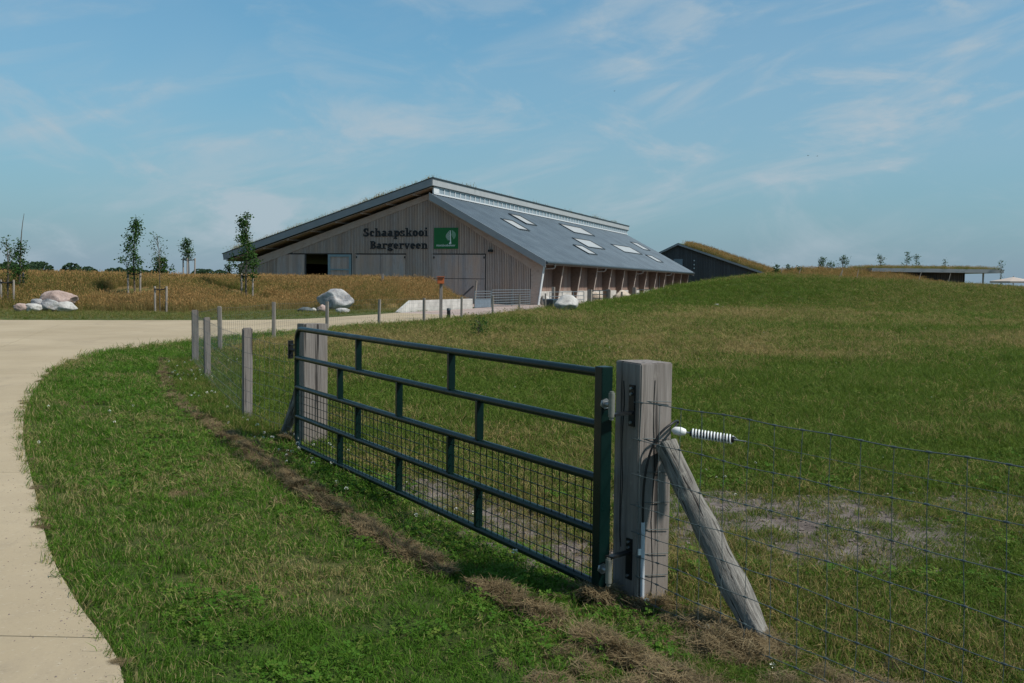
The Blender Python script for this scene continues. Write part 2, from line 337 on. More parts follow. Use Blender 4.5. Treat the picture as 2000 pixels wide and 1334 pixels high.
blades('hay_straw', ((.155, .110, .056), (.225, .165, .086)), ((.085, .060, .032), (.29, .225, .125)), .2)
blades('tree_leaf', ((.022, .060, .012), (.050, .105, .022)), ((.05, .09, .02), (.08, .12, .03)), .3)
blades('far_leaf', ((.016, .036, .018), (.030, .056, .024)), ((.03, .05, .02), (.04, .06, .03)), .15)
m, t, b = newmat('flower_white'); b.inputs['Base Color'].default_value = (.72, .70, .62, 1); b.inputs['Roughness'].default_value = .8; MATS['flower_white'] = m

# ------------------------------------------------------------------ mesh builders
RM = {}
def tag(o, label=None, cat=None, group=None, kind=None):
    if label: o['label'] = label
    if cat: o['category'] = cat
    if group: o['group'] = group
    if kind: o['kind'] = kind
    return o
def thing(name, loc, rotz=0.0, label=None, cat=None, group=None):
    o = bpy.data.objects.new(name, None); COL.objects.link(o)
    o.empty_display_size = .2; o.location = tuple(loc); o.rotation_euler = (0, 0, rotz)
    RM[o] = Matrix.Translation(tuple(loc)) @ Matrix.Rotation(rotz, 4, 'Z')
    return tag(o, label, cat, group)
class MB:
    def __init__(s): s.v = []; s.f = []; s.mi = []; s.r = None; s.rv = []; s.sm = []
    def add(s, vs, fs, mi=0, r=0., smooth=False):
        n = len(s.v); s.v.extend(tuple(map(float, q)) for q in vs); s.f.extend([tuple(n + i for i in f) for f in fs])
        s.mi.extend([mi] * len(fs)); s.rv.extend([r] * len(vs)); s.sm.extend([smooth] * len(fs)); return s
    def box(s, c, d, rot=None, mi=0, r=0.):
        """box about centre c, full sizes d, optional 3x3 rotation"""
        vs = [Vector((x * d[0] / 2, y * d[1] / 2, z * d[2] / 2)) for z in (-1, 1) for y in (-1, 1) for x in (-1, 1)]
        if rot is not None: vs = [rot @ q for q in vs]
        return s.add([q + Vector(tuple(c)) for q in vs], [(0, 2, 3, 1), (4, 5, 7, 6), (0, 1, 5, 4), (2, 6, 7, 3), (0, 4, 6, 2), (1, 3, 7, 5)], mi, r)
    def hexa(s, a, b, mi=0, r=0.):
        """two quads a (4 pts) and b (4 pts) joined"""
        return s.add(list(a) + list(b), [(3, 2, 1, 0), (4, 5, 6, 7), (0, 1, 5, 4), (1, 2, 6, 5), (2, 3, 7, 6), (3, 0, 4, 7)], mi, r)
    def prism(s, poly, ext, mi=0, r=0.):
        """planar polygon (3-D points) pushed along vector ext"""
        n = len(poly); e = Vector(tuple(ext)); a = [Vector(tuple(p)) for p in poly]; b = [p + e for p in a]
        return s.add(a + b, [tuple(range(n - 1, -1, -1)), tuple(range(n, 2 * n))] + [(i, (i + 1) % n, n + (i + 1) % n, n + i) for i in range(n)], mi, r)
    def tube(s, P, rad, n=8, caps=True, mi=0, r=0., smooth=True):
        P = [Vector(tuple(map(float, p))) for p in P]; k = len(P); rad = [rad] * k if np.isscalar(rad) else list(rad)
        t0 = (P[1] - P[0]).normalized(); a = t0.orthogonal().normalized(); vs = []
        for i, p in enumerate(P):
            t = (P[min(i + 1, k - 1)] - P[max(i - 1, 0)]).normalized()
            a = (a - t * a.dot(t)).normalized(); b = t.cross(a)
            for j in range(n):
                q = 2 * math.pi * j / n; vs.append(p + (a * math.cos(q) + b * math.sin(q)) * rad[i])
        fs = [(i * n + j, i * n + (j + 1) % n, (i + 1) * n + (j + 1) % n, (i + 1) * n + j) for i in range(k - 1) for j in range(n)]
        s.add(vs, fs, mi, r, smooth)
        if caps:
            s.add(vs[:n], [tuple(range(n - 1, -1, -1))], mi, r); s.add(vs[-n:], [tuple(range(n))], mi, r)
        return s
    def mesh(s, name):
        me = bpy.data.meshes.new(name); me.from_pydata(s.v, [], s.f); me.polygons.foreach_set('material_index', s.mi); me.polygons.foreach_set('use_smooth', s.sm)
        if any(s.rv): me.attributes.new('r', 'FLOAT', 'POINT').data.foreach_set('value', s.rv)
        me.update(); return me
    def build(s, name, mat, parent=None, origin=None, local=False, bevel=0., label=None, kind=None):
        """local: vertices already in the parent's (or origin's) space; otherwise world"""
        off = Vector((0, 0, 0))
        if not local:
            if parent is not None:
                mi = wmat(parent).inverted(); s.v = [tuple(mi @ Vector(q)) for q in s.v]
            elif origin is not None: s.v = [tuple(Vector(q) - Vector(tuple(origin))) for q in s.v]
        me = s.mesh(name)
        if bevel:
            bm = bmesh.new(); bm.from_mesh(me); bmesh.ops.remove_doubles(bm, verts=bm.verts, dist=1e-5)
            bmesh.ops.bevel(bm, geom=[e for e in bm.edges if len(e.link_faces) == 2 and e.calc_face_angle(0) > .5], offset=bevel, segments=2, affect='EDGES', profile=.6)
            bm.to_mesh(me); bm.free()
        return put(name, me, mat, parent, origin, label, kind)
def put(name, me, mat, parent=None, origin=None, label=None, kind=None):
    for q in (mat if isinstance(mat, (list, tuple)) else [mat]):
        if q and len(me.materials) < len(mat if isinstance(mat, (list, tuple)) else [mat]): me.materials.append(MATS[q])
    o = bpy.data.objects.new(name, me); COL.objects.link(o)
    if parent is not None: o.parent = parent
    if origin is not None: o.location = tuple(origin)
    RM[o] = (RM[parent] if parent is not None else Matrix.Identity(4)) @ (Matrix.Translation(tuple(origin)) if origin is not None else Matrix.Identity(4))
    return tag(o, label=label, kind=kind)
def wmat(o): return RM[o]
def dup(o, parent=None, loc=None):
    c = o.copy(); COL.objects.link(c)
    if parent is not None: c.parent = parent
    if loc is not None: c.location = tuple(loc)
    RM[c] = RM.get(parent, Matrix.Identity(4)) @ Matrix.Translation(c.location); return c
def G3(x, y, dz=0.): return Vector((x, y, hgt(x, y) + dz))

# ------------------------------------------------------------------ scatter: real tufts set on points with geometry nodes
def source_set(name, meshes, mat):
    c = bpy.data.collections.new(name)
    for i, me in enumerate(meshes):
        if not len(me.materials):
            for q in (mat if isinstance(mat, (list, tuple)) else [mat]): me.materials.append(MATS[q])
        o = bpy.data.objects.new('%s_%02d' % (name, i), me); c.objects.link(o)
    return c
def scatter(name, P, src, nsrc, scale, tint, lean=.12, parent=None, label=None, cat=None, kind='stuff', rot=None):
    n = len(P); me = bpy.data.meshes.new(name); me.vertices.add(n); me.vertices.foreach_set('co', np.asarray(P, np.float32).ravel())
    if rot is None: rot = np.stack([RNG.normal(0, lean, n), RNG.normal(0, lean, n), RNG.uniform(0, 6.283, n)], 1)
    scale = np.asarray(scale, float)
    if scale.ndim == 1: scale = np.repeat(scale[:, None], 3, 1)
    me.attributes.new('rot', 'FLOAT_VECTOR', 'POINT').data.foreach_set('vector', rot.astype(np.float32).ravel())
    me.attributes.new('scl', 'FLOAT_VECTOR', 'POINT').data.foreach_set('vector', scale.astype(np.float32).ravel())
    me.attributes.new('tint', 'FLOAT', 'POINT').data.foreach_set('value', np.asarray(tint, np.float32))
    me.attributes.new('idx', 'INT', 'POINT').data.foreach_set('value', RNG.integers(0, nsrc, n).astype(np.int32))
    o = bpy.data.objects.new(name, me); COL.objects.link(o)
    if parent is not None: o.parent = parent
    g = bpy.data.node_groups.new(name + '_nodes', 'GeometryNodeTree')
    g.interface.new_socket('Geometry', in_out='INPUT', socket_type='NodeSocketGeometry'); g.interface.new_socket('Geometry', in_out='OUTPUT', socket_type='NodeSocketGeometry')
    a = g.nodes.new('NodeGroupInput'); z = g.nodes.new('NodeGroupOutput')
    ci = g.nodes.new('GeometryNodeCollectionInfo'); ci.inputs['Collection'].default_value = src; ci.inputs['Separate Children'].default_value = True; ci.inputs['Reset Children'].default_value = True
    ip = g.nodes.new('GeometryNodeInstanceOnPoints'); ip.inputs['Pick Instance'].default_value = True
    def na(nm, ty):
        q = g.nodes.new('GeometryNodeInputNamedAttribute'); q.data_type = ty; q.inputs['Name'].default_value = nm; return q.outputs['Attribute']
    L = g.links.new; L(a.outputs[0], ip.inputs['Points']); L(ci.outputs[0], ip.inputs['Instance'])
    L(na('idx', 'INT'), ip.inputs['Instance Index']); L(na('rot', 'FLOAT_VECTOR'), ip.inputs['Rotation']); L(na('scl', 'FLOAT_VECTOR'), ip.inputs['Scale'])
    L(ip.outputs[0], z.inputs[0])
    md = o.modifiers.new('tufts', 'NODES'); md.node_group = g
    return tag(o, label, cat, None, kind)
def tuft(seed, n, rad, h0, h1, wd, bend=.5, seg=2, seed_head=0.):
    q = random.Random(seed); b = MB()
    for i in range(n):
        a = q.uniform(0, 6.283); d = rad * math.sqrt(q.random()); x, y = d * math.cos(a), d * math.sin(a)
        h = q.uniform(h0, h1); ww = wd * q.uniform(.6, 1.3); t = q.uniform(0, 6.283); ln = bend * h * q.uniform(.15, 1.1)
        s = Vector((math.cos(t), math.sin(t), 0)); f = Vector((-s.y, s.x, 0)) * ln; o = Vector((x, y, 0)); r = q.uniform(.02, .98)
        vs = [o - s * ww / 2, o + s * ww / 2]; m = o + f * .30 + Vector((0, 0, h * .58))
        vs += [m + s * ww * .42, m - s * ww * .42]; e = o + f + Vector((0, 0, h * (1 - .25 * min(1, ln / h))))
        vs.append(e); fs = [(0, 1, 2, 3), (3, 2, 4)]
        b.add(vs, fs, 0, r)
        if seed_head and q.random() < seed_head:
            k = Vector((q.uniform(-1, 1), q.uniform(-1, 1), .3)).normalized() * ww * 1.5
            u = (e - m).normalized(); L = h * q.uniform(.16, .30)
            b.add([e - u * L * .5, e + k, e + u * L * .5, e - k], [(0, 1, 2, 3)], 1, r)
    return b.mesh('tuft%d' % seed)
def clover(seed, n, rad, lz):
    q = random.Random(seed); b = MB()
    for i in range(n):
        a = q.uniform(0, 6.283); d = rad * math.sqrt(q.random()); z = q.uniform(.4, 1.) * lz; c = Vector((d * math.cos(a), d * math.sin(a), z)); r = q.uniform(.02, .98)
        s = q.uniform(.006, .011); t0 = q.uniform(0, 6.283); tl = Vector((q.gauss(0, .35), q.gauss(0, .35), 1)).normalized()
        ax = tl.orthogonal().normalized(); ay = tl.cross(ax)
        for k in range(3):
            t = t0 + k * 2.094; u = ax * math.cos(t) + ay * math.sin(t); w_ = tl.cross(u)
            b.add([c, c + u * s * .8 + w_ * s * .62 + tl * s * .12, c + u * s * 1.5 + tl * s * .2, c + u * s * .8 - w_ * s * .62 + tl * s * .12], [(0, 1, 2, 3)], 0, r)
    return b.mesh('clover%d' % seed)
def haytuft(seed, n, rad, hz):
    q = random.Random(seed); b = MB()
    for i in range(n):
        a = q.uniform(0, 6.283); d = rad * math.sqrt(q.random()); c = Vector((d * math.cos(a), d * math.sin(a), hz * q.random() * (1 - d / rad * .7)))
        t = q.uniform(0, 6.283); L = q.uniform(.05, .16); u = Vector((math.cos(t), math.sin(t), q.gauss(0, .28))); s = Vector((-u.y, u.x, q.gauss(0, .5))).normalized() * .0011
        m = c + Vector((q.gauss(0, .012), q.gauss(0, .012), q.gauss(.008, .010))); r = q.uniform(.02, .98)
        p, e = c - u * L / 2, c + u * L / 2
        b.add([p - s, p + s, m + s, m - s, e + s, e - s], [(0, 1, 2, 3), (3, 2, 4, 5)], 0, r)
    return b.mesh('hay%d' % seed)
def boulder(name, base, dims, seed, mat, rotz=0., sub=4, rough=.16, cut=5, label=None, cat=None, group=None, sink=.06, parent=None, lip=0.):
    rg = random.Random(seed); bm = bmesh.new(); bmesh.ops.create_icosphere(bm, subdivisions=sub, radius=1.0)
    pl = []
    for i in range(cut):
        n = Vector((rg.uniform(-1, 1), rg.uniform(-1, 1), rg.uniform(-.5, 1))).normalized(); pl.append((n, rg.uniform(.68, .9)))
    from mathutils import noise as mn
    of = Vector((seed * 3.1, seed * 1.7, seed * .3))
    for v in bm.verts:
        p = v.co.copy()
        for n, d in pl:
            k = p.dot(n)
            if k > d: p -= n * (k - d) * .94
        p *= 1 + rough * mn.fractal(p * 1.3 + of, 1.0, 2.0, 5) + .02 * mn.noise(p * 9 + of)
        if lip and p.z < -.1: p.x *= 1 - lip * min(1, -p.z - .1); p.y *= 1 - lip * min(1, -p.z - .1)
        v.co = p
    zs = [v.co.z for v in bm.verts]; lo, hi = min(zs), max(zs); xs = max(abs(v.co.x) for v in bm.verts); ys = max(abs(v.co.y) for v in bm.verts)
    for v in bm.verts: v.co = Vector((v.co.x / xs * dims[0] / 2, v.co.y / ys * dims[1] / 2, (v.co.z - lo) / (hi - lo) * dims[2] - sink))
    for f in bm.faces: f.smooth = True
    me = bpy.data.meshes.new(name); bm.to_mesh(me); bm.free()
    o = put(name, me, mat, parent, tuple(base)); o.rotation_euler = (0, 0, rotz); return tag(o, label, cat, group)

# ------------------------------------------------------------------ the ground: one sheet out to the horizon
def axis(marks):
    out = []
    for (a, st), (b, _) in zip(marks, marks[1:]): out += list(np.arange(a, b, st))
    return np.array(out + [marks[-1][0]])
gx = axis([(-3000, 400), (-600, 60), (-120, 8), (-72, 1.1), (-14, .4), (8, .4), (14, .9), (75, 6), (120, 60), (600, 400), (3000, 400)])
gy = axis([(-400, 60), (-40, 4), (0, .4), (24, .6), (92, 1.0), (132, 6), (200, 60), (800, 400), (4000, 400)])
XX, YY = np.meshgrid(gx, gy); ZZ = Hgt(XX, YY)
def soil_amt(x, y):
    s = np.exp(-(((x - 2.0) / 1.45) ** 2 + ((y - 6.6) / 1.15) ** 2) * 1.1) * 1.10
    s = np.maximum(s, .7 * np.exp(-(((x - 3.6) / .9) ** 2 + ((y - 7.2) / .6) ** 2)))
    gd = segdist(x, y, tuple(GATE_H), tuple(GATE_L)); nx_ = (x - GATE_H[0]) * .866 + (y - GATE_H[1]) * .5
    tt = (x - GATE_H[0]) * -.503 + (y - GATE_H[1]) * .864
    s = np.maximum(s, 1.0 * np.exp(-((nx_ - .36) / .42) ** 2) * sstep(.1, .8, tt) * sstep(4.2, 2.6, tt))
    s = np.maximum(s, .62 * np.exp(-(((x - 1.0) / .5) ** 2 + ((y - 7.2) / .8) ** 2)))
    return s * (.05 + 1.75 * fbm(x, y, .7, 31, 4))
def dry_amt(x, y):
    f = inpoly(x, y, FIELD)
    d = .25 + 1.35 * (fbm(x, y, 6, 21, 4) - .5) + 1.0 * (fbm(x, y, 1.4, 22) - .5)
    d = d + .30 * np.exp(-((y - 26) / 9.0) ** 2) + .26 * np.exp(-((y - 52) / 9.0) ** 2) - .10 * np.exp(-((y - 12) / 5.0) ** 2)
    s = (x - BP[0]) * BX[0] + (y - BP[1]) * BX[1]
    hill = sstep(62, 68, y) * sstep(4, 6, s); d = d * (1 - .9 * hill) + hill * (.03 + .30 * sstep(12, 30, s) + .25 * sstep(78, 87, y) + .3 * (fbm(x, y, 4, 23) - .5))
    v = .19 + .95 * (fbm(x, y, 1.3, 24, 3) - .5) + .40 * (fbm(x, y, .45, 27, 2) - .5)
    d = np.where(f, d, np.where(y < 30, v, .32))
    return np.clip(d, .02, .95)
TREE_RINGS = []
def long_amt(x, y):
    b = inpoly(x, y, BERMP) * sstep(0, 1.6, linedist(x, y, BERMP + BERMP[:1]))
    b = np.maximum(b, np.exp(-((x - 40) / 16.0) ** 2 - ((y - 121) / 9.0) ** 2) > .35)
    for (a, c, r) in TREE_RINGS: b = b * sstep(.75, 1.25, np.hypot((x - a) / (r * 1.7), (y - c) / r))
    return b
TREES = {'a': hit(17, 596), 'b': hit(36, 570), 'c': hit(263, 575), 'd': hit(314, 609), 'e': np.array([*at(368, 528, 69)[:2], 0]), 'f': hit(482, 582)}
for k in ('c', 'f'): TREE_RINGS.append((TREES[k][0] - .3, TREES[k][1] + .2, .85))
_h = gnd(92, 609); TREE_RINGS.append((_h[0] + .1, _h[1] - .3, .75))
me = bpy.data.meshes.new('ground'); nx, ny = len(gx), len(gy)
V = np.stack([XX, YY, ZZ], -1).reshape(-1, 3); ii = np.arange(nx * ny).reshape(ny, nx)
Fq = np.stack([ii[:-1, :-1], ii[:-1, 1:], ii[1:, 1:], ii[1:, :-1]], -1).reshape(-1, 4)
me.from_pydata(V.tolist(), [], Fq.tolist())
fx_, fy_ = XX.ravel(), YY.ravel()
for nm, fn in (('dry', dry_amt), ('soil', soil_amt), ('long', long_amt)): me.attributes.new(nm, 'FLOAT', 'POINT').data.foreach_set('value', np.asarray(fn(fx_, fy_), np.float32))
me.polygons.foreach_set('use_smooth', [True] * len(me.polygons))
tag(put('ground', me, 'turf'), 'grassy ground with pasture and low berms', 'ground', None, 'structure')

# road: a dark bed with concrete slabs on it, cut apart at the sawn joints
def flat_poly(name, P, z, mat, **k):
    b = MB(); b.add([(x, y, z) for x, y in P], [tuple(range(len(P)))]); bm = bmesh.new()
    vs = [bm.verts.new(q) for q in b.v]; f = bm.faces.new(vs)
    if f.normal.z < 0: f.normal_flip()
    bm.normal_update()
    if bm.faces[:][0].normal.z < 0: bmesh.ops.reverse_faces(bm, faces=bm.faces[:])
    bmesh.ops.triangulate(bm, faces=bm.faces[:]); me = bpy.data.meshes.new(name); bm.to_mesh(me); bm.free(); return me
road = put('road', flat_poly('road', ROAD, .006, 'joint_fill'), 'joint_fill'); tag(road, 'pale beige concrete farm road curving past the grass verge', 'road', None, 'structure')
cuts = [((-5.2, 4.35), (.02, 1)), ((-5.0, 7.85), (-.10, 1)), ((-7.0, 11.6), (-.18, 1)), ((-9.0, 15.8), (-.3, 1)), ((-12.0, 24.2), (1, .33)), ((-10, 29.5), (-.22, 1)), ((-24, 30), (1, .05)), ((-7, 36.0), (-.42, 1)), ((-5, 42.2), (-.42, 1))]
bm = bmesh.new(); bm.from_mesh(flat_poly('tmp', ROAD, .0, None))
bmesh.ops.dissolve_limit(bm, angle_limit=.01, verts=bm.verts[:], edges=bm.edges[:])
pieces = [[(v.co.x, v.co.y) for v in f.verts] for f in bm.faces]; bm.free()
def clip(poly, p, n, keep):
    out = []
    for a, b in zip(poly, poly[1:] + poly[:1]):
        da = (a[0] - p[0]) * n[0] + (a[1] - p[1]) * n[1] - keep; db = (b[0] - p[0]) * n[0] + (b[1] - p[1]) * n[1] - keep
        if da >= 0: out.append(a)
        if da * db < 0: t = da / (da - db); out.append((a[0] + t * (b[0] - a[0]), a[1] + t * (b[1] - a[1])))
    return out
def cutall(polys):
    for p, n in cuts:
        L = math.hypot(*n); n = (n[0] / L, n[1] / L); res = []
        for q in polys:
            a = clip(q, p, n, .005); b = clip(q, p, (-n[0], -n[1]), .005)
            # a joint only cuts the slab it crosses near its own mark
            c = np.mean(q, 0)
            for k in (a, b):
                if len(k) > 2: res.append(k)
        polys = res
    return polys
tri = bmesh.new(); tri.from_mesh(flat_poly('tmp2', ROAD, 0, None)); tris = [[(v.co.x, v.co.y) for v in f.verts] for f in tri.faces]; tri.free()
side = {}
for T in tris:
    for q in cutall([T]):
        c = np.mean(q, 0); key = tuple((c[0] - p[0]) * n[0] + (c[1] - p[1]) * n[1] > 0 for p, n in cuts); side.setdefault(key, []).append(q)
for key, qs in side.items():
    ar = sum(abs(sum(a[0] * b[1] - b[0] * a[1] for a, b in zip(q, q[1:] + q[:1]))) / 2 for q in qs)
    if ar < .3: continue
    bm = bmesh.new()
    for q in qs:
        vs = [bm.verts.new((x, y, .032)) for x, y in q]; bm.faces.new(vs)
    bmesh.ops.remove_doubles(bm, verts=bm.verts[:], dist=.0005); bm.normal_update()
    for f in bm.faces:
        if f.normal.z < 0: f.normal_flip()
    ed = [e for e in bm.edges if e.is_boundary]; r_ = bmesh.ops.extrude_edge_only(bm, edges=ed)
    for v in [g for g in r_['geom'] if isinstance(g, bmesh.types.BMVert)]: v.co.z = .008
    me = bpy.data.meshes.new('slab'); bm.to_mesh(me); bm.free(); put('slab', me, 'road_concrete', road)
yard = put('yard_paving', flat_poly('yard_paving', YARD, .018, 'brick_paving'), 'brick_paving'); tag(yard, 'reddish clinker yard in front of the sheep barn', 'paving', None, 'structure')

# ------------------------------------------------------------------ the sheep barn
ROTB = math.atan2(BX[1], BX[0])
B = thing('sheep_barn', BP, ROTB, 'long timber sheep barn with grass roof, metal roof slope and skylights', 'barn')
def zL(x): return 9.05 + (x + 7.7) * .3056
def zR(x): return 3.10 + (.95 - x) * .545
LEN = 60.0
def xz(poly, y): return [(x, y, z) for x, z in poly]
def ztop(x): return 7.58 + (x + 8.45) * .335 if x < -8.45 else 7.58 - (x + 8.45) * .621
# gable wall in pieces round the open doorway
b = MB()
def wallpiece(x0, x1, z0): 
    xs = sorted({x0, x1} | ({-8.45} if x0 < -8.45 < x1 else set()))
    b.prism(xz([(x0, z0)] + [(x1, z0)] + [(x, ztop(x) + .05) for x in reversed(xs)], 0.0), (0, .10, 0))
wallpiece(-23.5, -18.77, 0); wallpiece(-18.765, -16.745, 3.56); wallpiece(-16.74, -.35, 0)
b.build('gable_wall', 'backing', B, local=True)
b = MB(); x = -23.4
doors = [(-21.2, -14.75), (-14.36, -10.2), (-7.95, -3.87)]
while x < -.4:
    z0 = 0.0
    for a, c in doors:
        if a - .07 < x < c + .02: z0 = 3.64
    h = ztop(x + .04)
    if h - z0 > .08: b.hexa([(x, -.055, z0), (x + .088, -.055, z0), (x + .088, -.008, z0), (x, -.008, z0)], [(x, -.055, ztop(x)), (x + .088, -.055, ztop(x + .088)), (x + .088, -.008, ztop(x + .088)), (x, -.008, ztop(x))])
    x += .13
b.build('gable_battens', 'barn_wood', B, local=True, kind='stuff')
b = MB(); x = -23.4
def leaf(x0, x1, z0, z1, name='door', y0=-.075, mat='door_wood', step=.14):
    q = MB(); n = max(1, round((x1 - x0) / step)); s = (x1 - x0) / n
    for i in range(n): q.box((x0 + s * (i + .5), y0 + .02 + .004 * (i % 2), (z0 + z1) / 2), (s - .006, .04, z1 - z0))
    return q.build(name, mat, B, local=True)
leaf(-7.95, -5.97, 1.84, 3.56); leaf(-5.94, -3.87, 1.84, 3.56); leaf(-7.95, -5.97, .04, 1.80); leaf(-5.94, -3.87, .04, 1.80)
leaf(-14.36, -12.3, .04, 3.55); leaf(-12.28, -10.2, .04, 3.55)
leaf(-21.2, -18.84, .04, 3.55)
d = leaf(-16.58, -14.92, .1, 3.40, y0=-.06)
q = MB()
for x0, x1, z0, z1 in [(-16.74, -16.56, .04, 3.56), (-14.93, -14.75, .04, 3.56), (-16.56, -14.93, 3.38, 3.56), (-16.56, -14.93, 2.36, 2.46), (-16.56, -14.93, .04, .2)]:
    q.box(((x0 + x1) / 2, -.085, (z0 + z1) / 2), (x1 - x0, .07, z1 - z0))
q.build('door_frame', 'frame_blue', d, local=True)
for x0, x1 in doors:
    q = MB(); q.box(((x0 + x1) / 2, -.05, 3.605), (x1 - x0 + .1, .075, .035)); q.build('door_rail', 'black_steel', B, local=True)
for x0, x1 in doors[1:]:
    for xx in (x0, x1): q = MB(); q.box((xx + (.06 if xx == x0 else -.06), -.10, 3.36), (.07, .05, .16)); q.build('door_hanger', 'black_steel', B, local=True)
# glulam frame on the gable
q = MB(); q.prism(xz([(-8.3, 8.02), (-23.7, 3.12), (-24.9, 2.75), (-24.2, 0), (-23.6, 0), (-23.6, 2.5), (-8.45, 7.56)], -.10), (0, .30, 0))
q.build('frame_beam', 'glulam', B, local=True)
q = MB(); q.prism(xz([(-8.295, 8.02), (.60, 3.17), (.16, 0.02), (-.35, 0.02), (-.35, 2.56), (-8.445, 7.56)], -.10), (0, .30, 0))
q.build('frame_beam', 'glulam', B, local=True)
# sunlit outer edge of the corner leg, painted as a white strip
q = MB(); q.prism(xz([(.612, 3.10), (.665, 3.10), (.225, .02), (.172, .02)], -.11), (0, .32, 0)); q.build('lit_leg_edge', 'white_frame', B, local=True)
# grass roof slab with its boards
q = MB(); q.prism(xz([(-7.74, 9.03), (-25.62, zL(-25.62) - .02), (-25.62, zL(-25.62) - .47), (-7.74, zL(-7.74) - .52)], -.86), (0, LEN + 1.7, 0)); q.build('roof', 'turf', B, local=True)
q = MB(); q.prism(xz([(-7.70, 9.05), (-25.7, 3.55), (-25.62, 3.08), (-7.70, 8.52)], -.93), (0, .065, 0)); q.build('rake_board', 'grey_flashing', B, local=True)
q = MB(); q.prism(xz([(-7.62, 9.09), (-25.75, 3.55), (-25.75, 3.60), (-7.62, 9.135)], -.97), (0, .14, 0)); q.build('rake_trim', 'dark_trim', B, local=True)
q = MB(); q.box((-25.66, LEN / 2, 3.33), (.07, LEN + 1.7, .44)); q.build('eave_board', 'grey_flashing', B, local=True)
q = MB(); q.box((-7.70, LEN / 2 - .03, 8.79), (.06, LEN + 1.66, .50)); q.build('ridge_fascia', 'light_fascia', B, local=True)
q = MB(); q.box((-7.67, LEN / 2, 9.085), (.16, LEN + 1.8, .075)); q.box((-7.69, LEN / 2, 8.525), (.10, LEN + 1.6, .035)); q.build('ridge_trim', 'dark_trim', B, local=True)
q = MB(); q.prism(xz([(-7.8, 8.44), (-25.5, 3.03), (-25.5, 3.0), (-7.8, 8.41)], -.80), (0, LEN + 1.5, 0)); q.build('soffit', 'glulam', B, local=True)
for k in range(8):
    x = -9.3 - 2.13 * k; q = MB(); z = zL(x) - .50
    q.prism([(x - .08, -.72, z - .08), (x + .08, -.72, z - .08), (x + .08, -.72, z - .20), (x - .08, -.72, z - .20)], (0, 4.0, 0)); q.build('purlin', 'glulam', B, local=True)
# clerestory
q = MB(); X = -7.80
q.box((X, LEN / 2, 8.00), (.10, LEN + .9, .10)); q.box((X, LEN / 2, 8.475), (.10, LEN + .9, .06)); q.box((X, -.05, 8.235), (.10, .9, .42))
NP = 58; pw = (LEN - .5) / NP
for k in range(NP + 1): q.box((X + .005, .42 + pw * k, 8.24), (.09, .11, .42))
cf = q.build('clerestory_frame', 'white_frame', B, local=True)
q = MB(); q.box((0, 0, 0), (.03, pw - .11, .41)); pane = None
for k in range(NP):
    loc = (X - .01, .42 + pw * (k + .5), 8.24)
    if pane is None: pane = put('pane', q.mesh('pane'), 'window_glass', cf, loc)
    else: dup(pane, cf, loc)
# metal slope
q = MB(); q.prism(xz([(-7.86, zR(-7.86)), (.95, 3.10), (.95, 2.98), (-7.86, zR(-7.86) - .12)], -.80), (0, LEN + .9, 0)); mr = q.build('metal_roof', 'metal_roof', B, local=True)
q = MB(); y = -.6
while y < LEN:
    q.hexa([(-7.85, y - .07, zR(-7.85) - .01), (.955, y - .07, 3.09), (.955, y + .115, 3.09), (-7.85, y + .115, zR(-7.85) - .01)], [(-7.85, y, zR(-7.85) + .07), (.96, y, 3.17), (.96, y + .045, 3.17), (-7.85, y + .045, zR(-7.85) + .07)]); y += .5
q.build('roof_seams', 'metal_roof', mr, local=True, kind='stuff')
q = MB(); q.prism(xz([(-7.95, zR(-7.95) + .07), (1.0, 3.15), (.99, 2.66), (-7.95, zR(-7.95) - .45)], -.90), (0, .09, 0)); q.build('verge_board', 'grey_flashing', B, local=True)
q = MB(); q.prism(xz([(-7.95, zR(-7.95) + .07), (1.0, 3.15), (.99, 2.66), (-7.95, zR(-7.95) - .45)], LEN + .11), (0, .09, 0)); q.build('verge_board', 'grey_flashing', B, local=True)
nrm = Vector((.545, 0, 1)).normalized()
def rp(x, y, h): return Vector((x, y, zR(x))) + nrm * h
for x0, x1, y0, y1 in [(-6.78, -5.3, 12.9, 15.5), (-5.3, -3.88, 7.0, 9.5), (-6.78, -5.3, 27.3, 34.8), (-3.75, -2.3, 21.7, 27.6), (-2.23, -.9, 16.9, 19.55), (-3.72, -2.33, 36, 44.4), (-5.38, -3.8, 52, 55.5), (-2.21, -.9, 46.2, 49.3)]:
    q = MB(); q.hexa([rp(x0, y0, .02), rp(x1, y0, .02), rp(x1, y1, .02), rp(x0, y1, .02)], [rp(x0, y0, .085), rp(x1, y0, .085), rp(x1, y1, .085), rp(x0, y1, .085)])
    s = q.build('skylight', 'skylight_sheet', B, local=True); q = MB(); t = .09
    for a, c, e, g in [(x0 - t, x0, y0 - t, y1 + t), (x1, x1 + t, y0 - t, y1 + t), (x0 + .001, x1 - .001, y0 - t, y0), (x0 + .001, x1 - .001, y1, y1 + 2.2 * t)]:
        q.hexa([rp(a, e, .01), rp(c, e, .01), rp(c, g, .01), rp(a, g, .01)], [rp(a, e, .13), rp(c, e, .13), rp(c, g, .13), rp(a, g, .13)])
    q.build('skylight_frame', 'dark_trim', s, local=True)
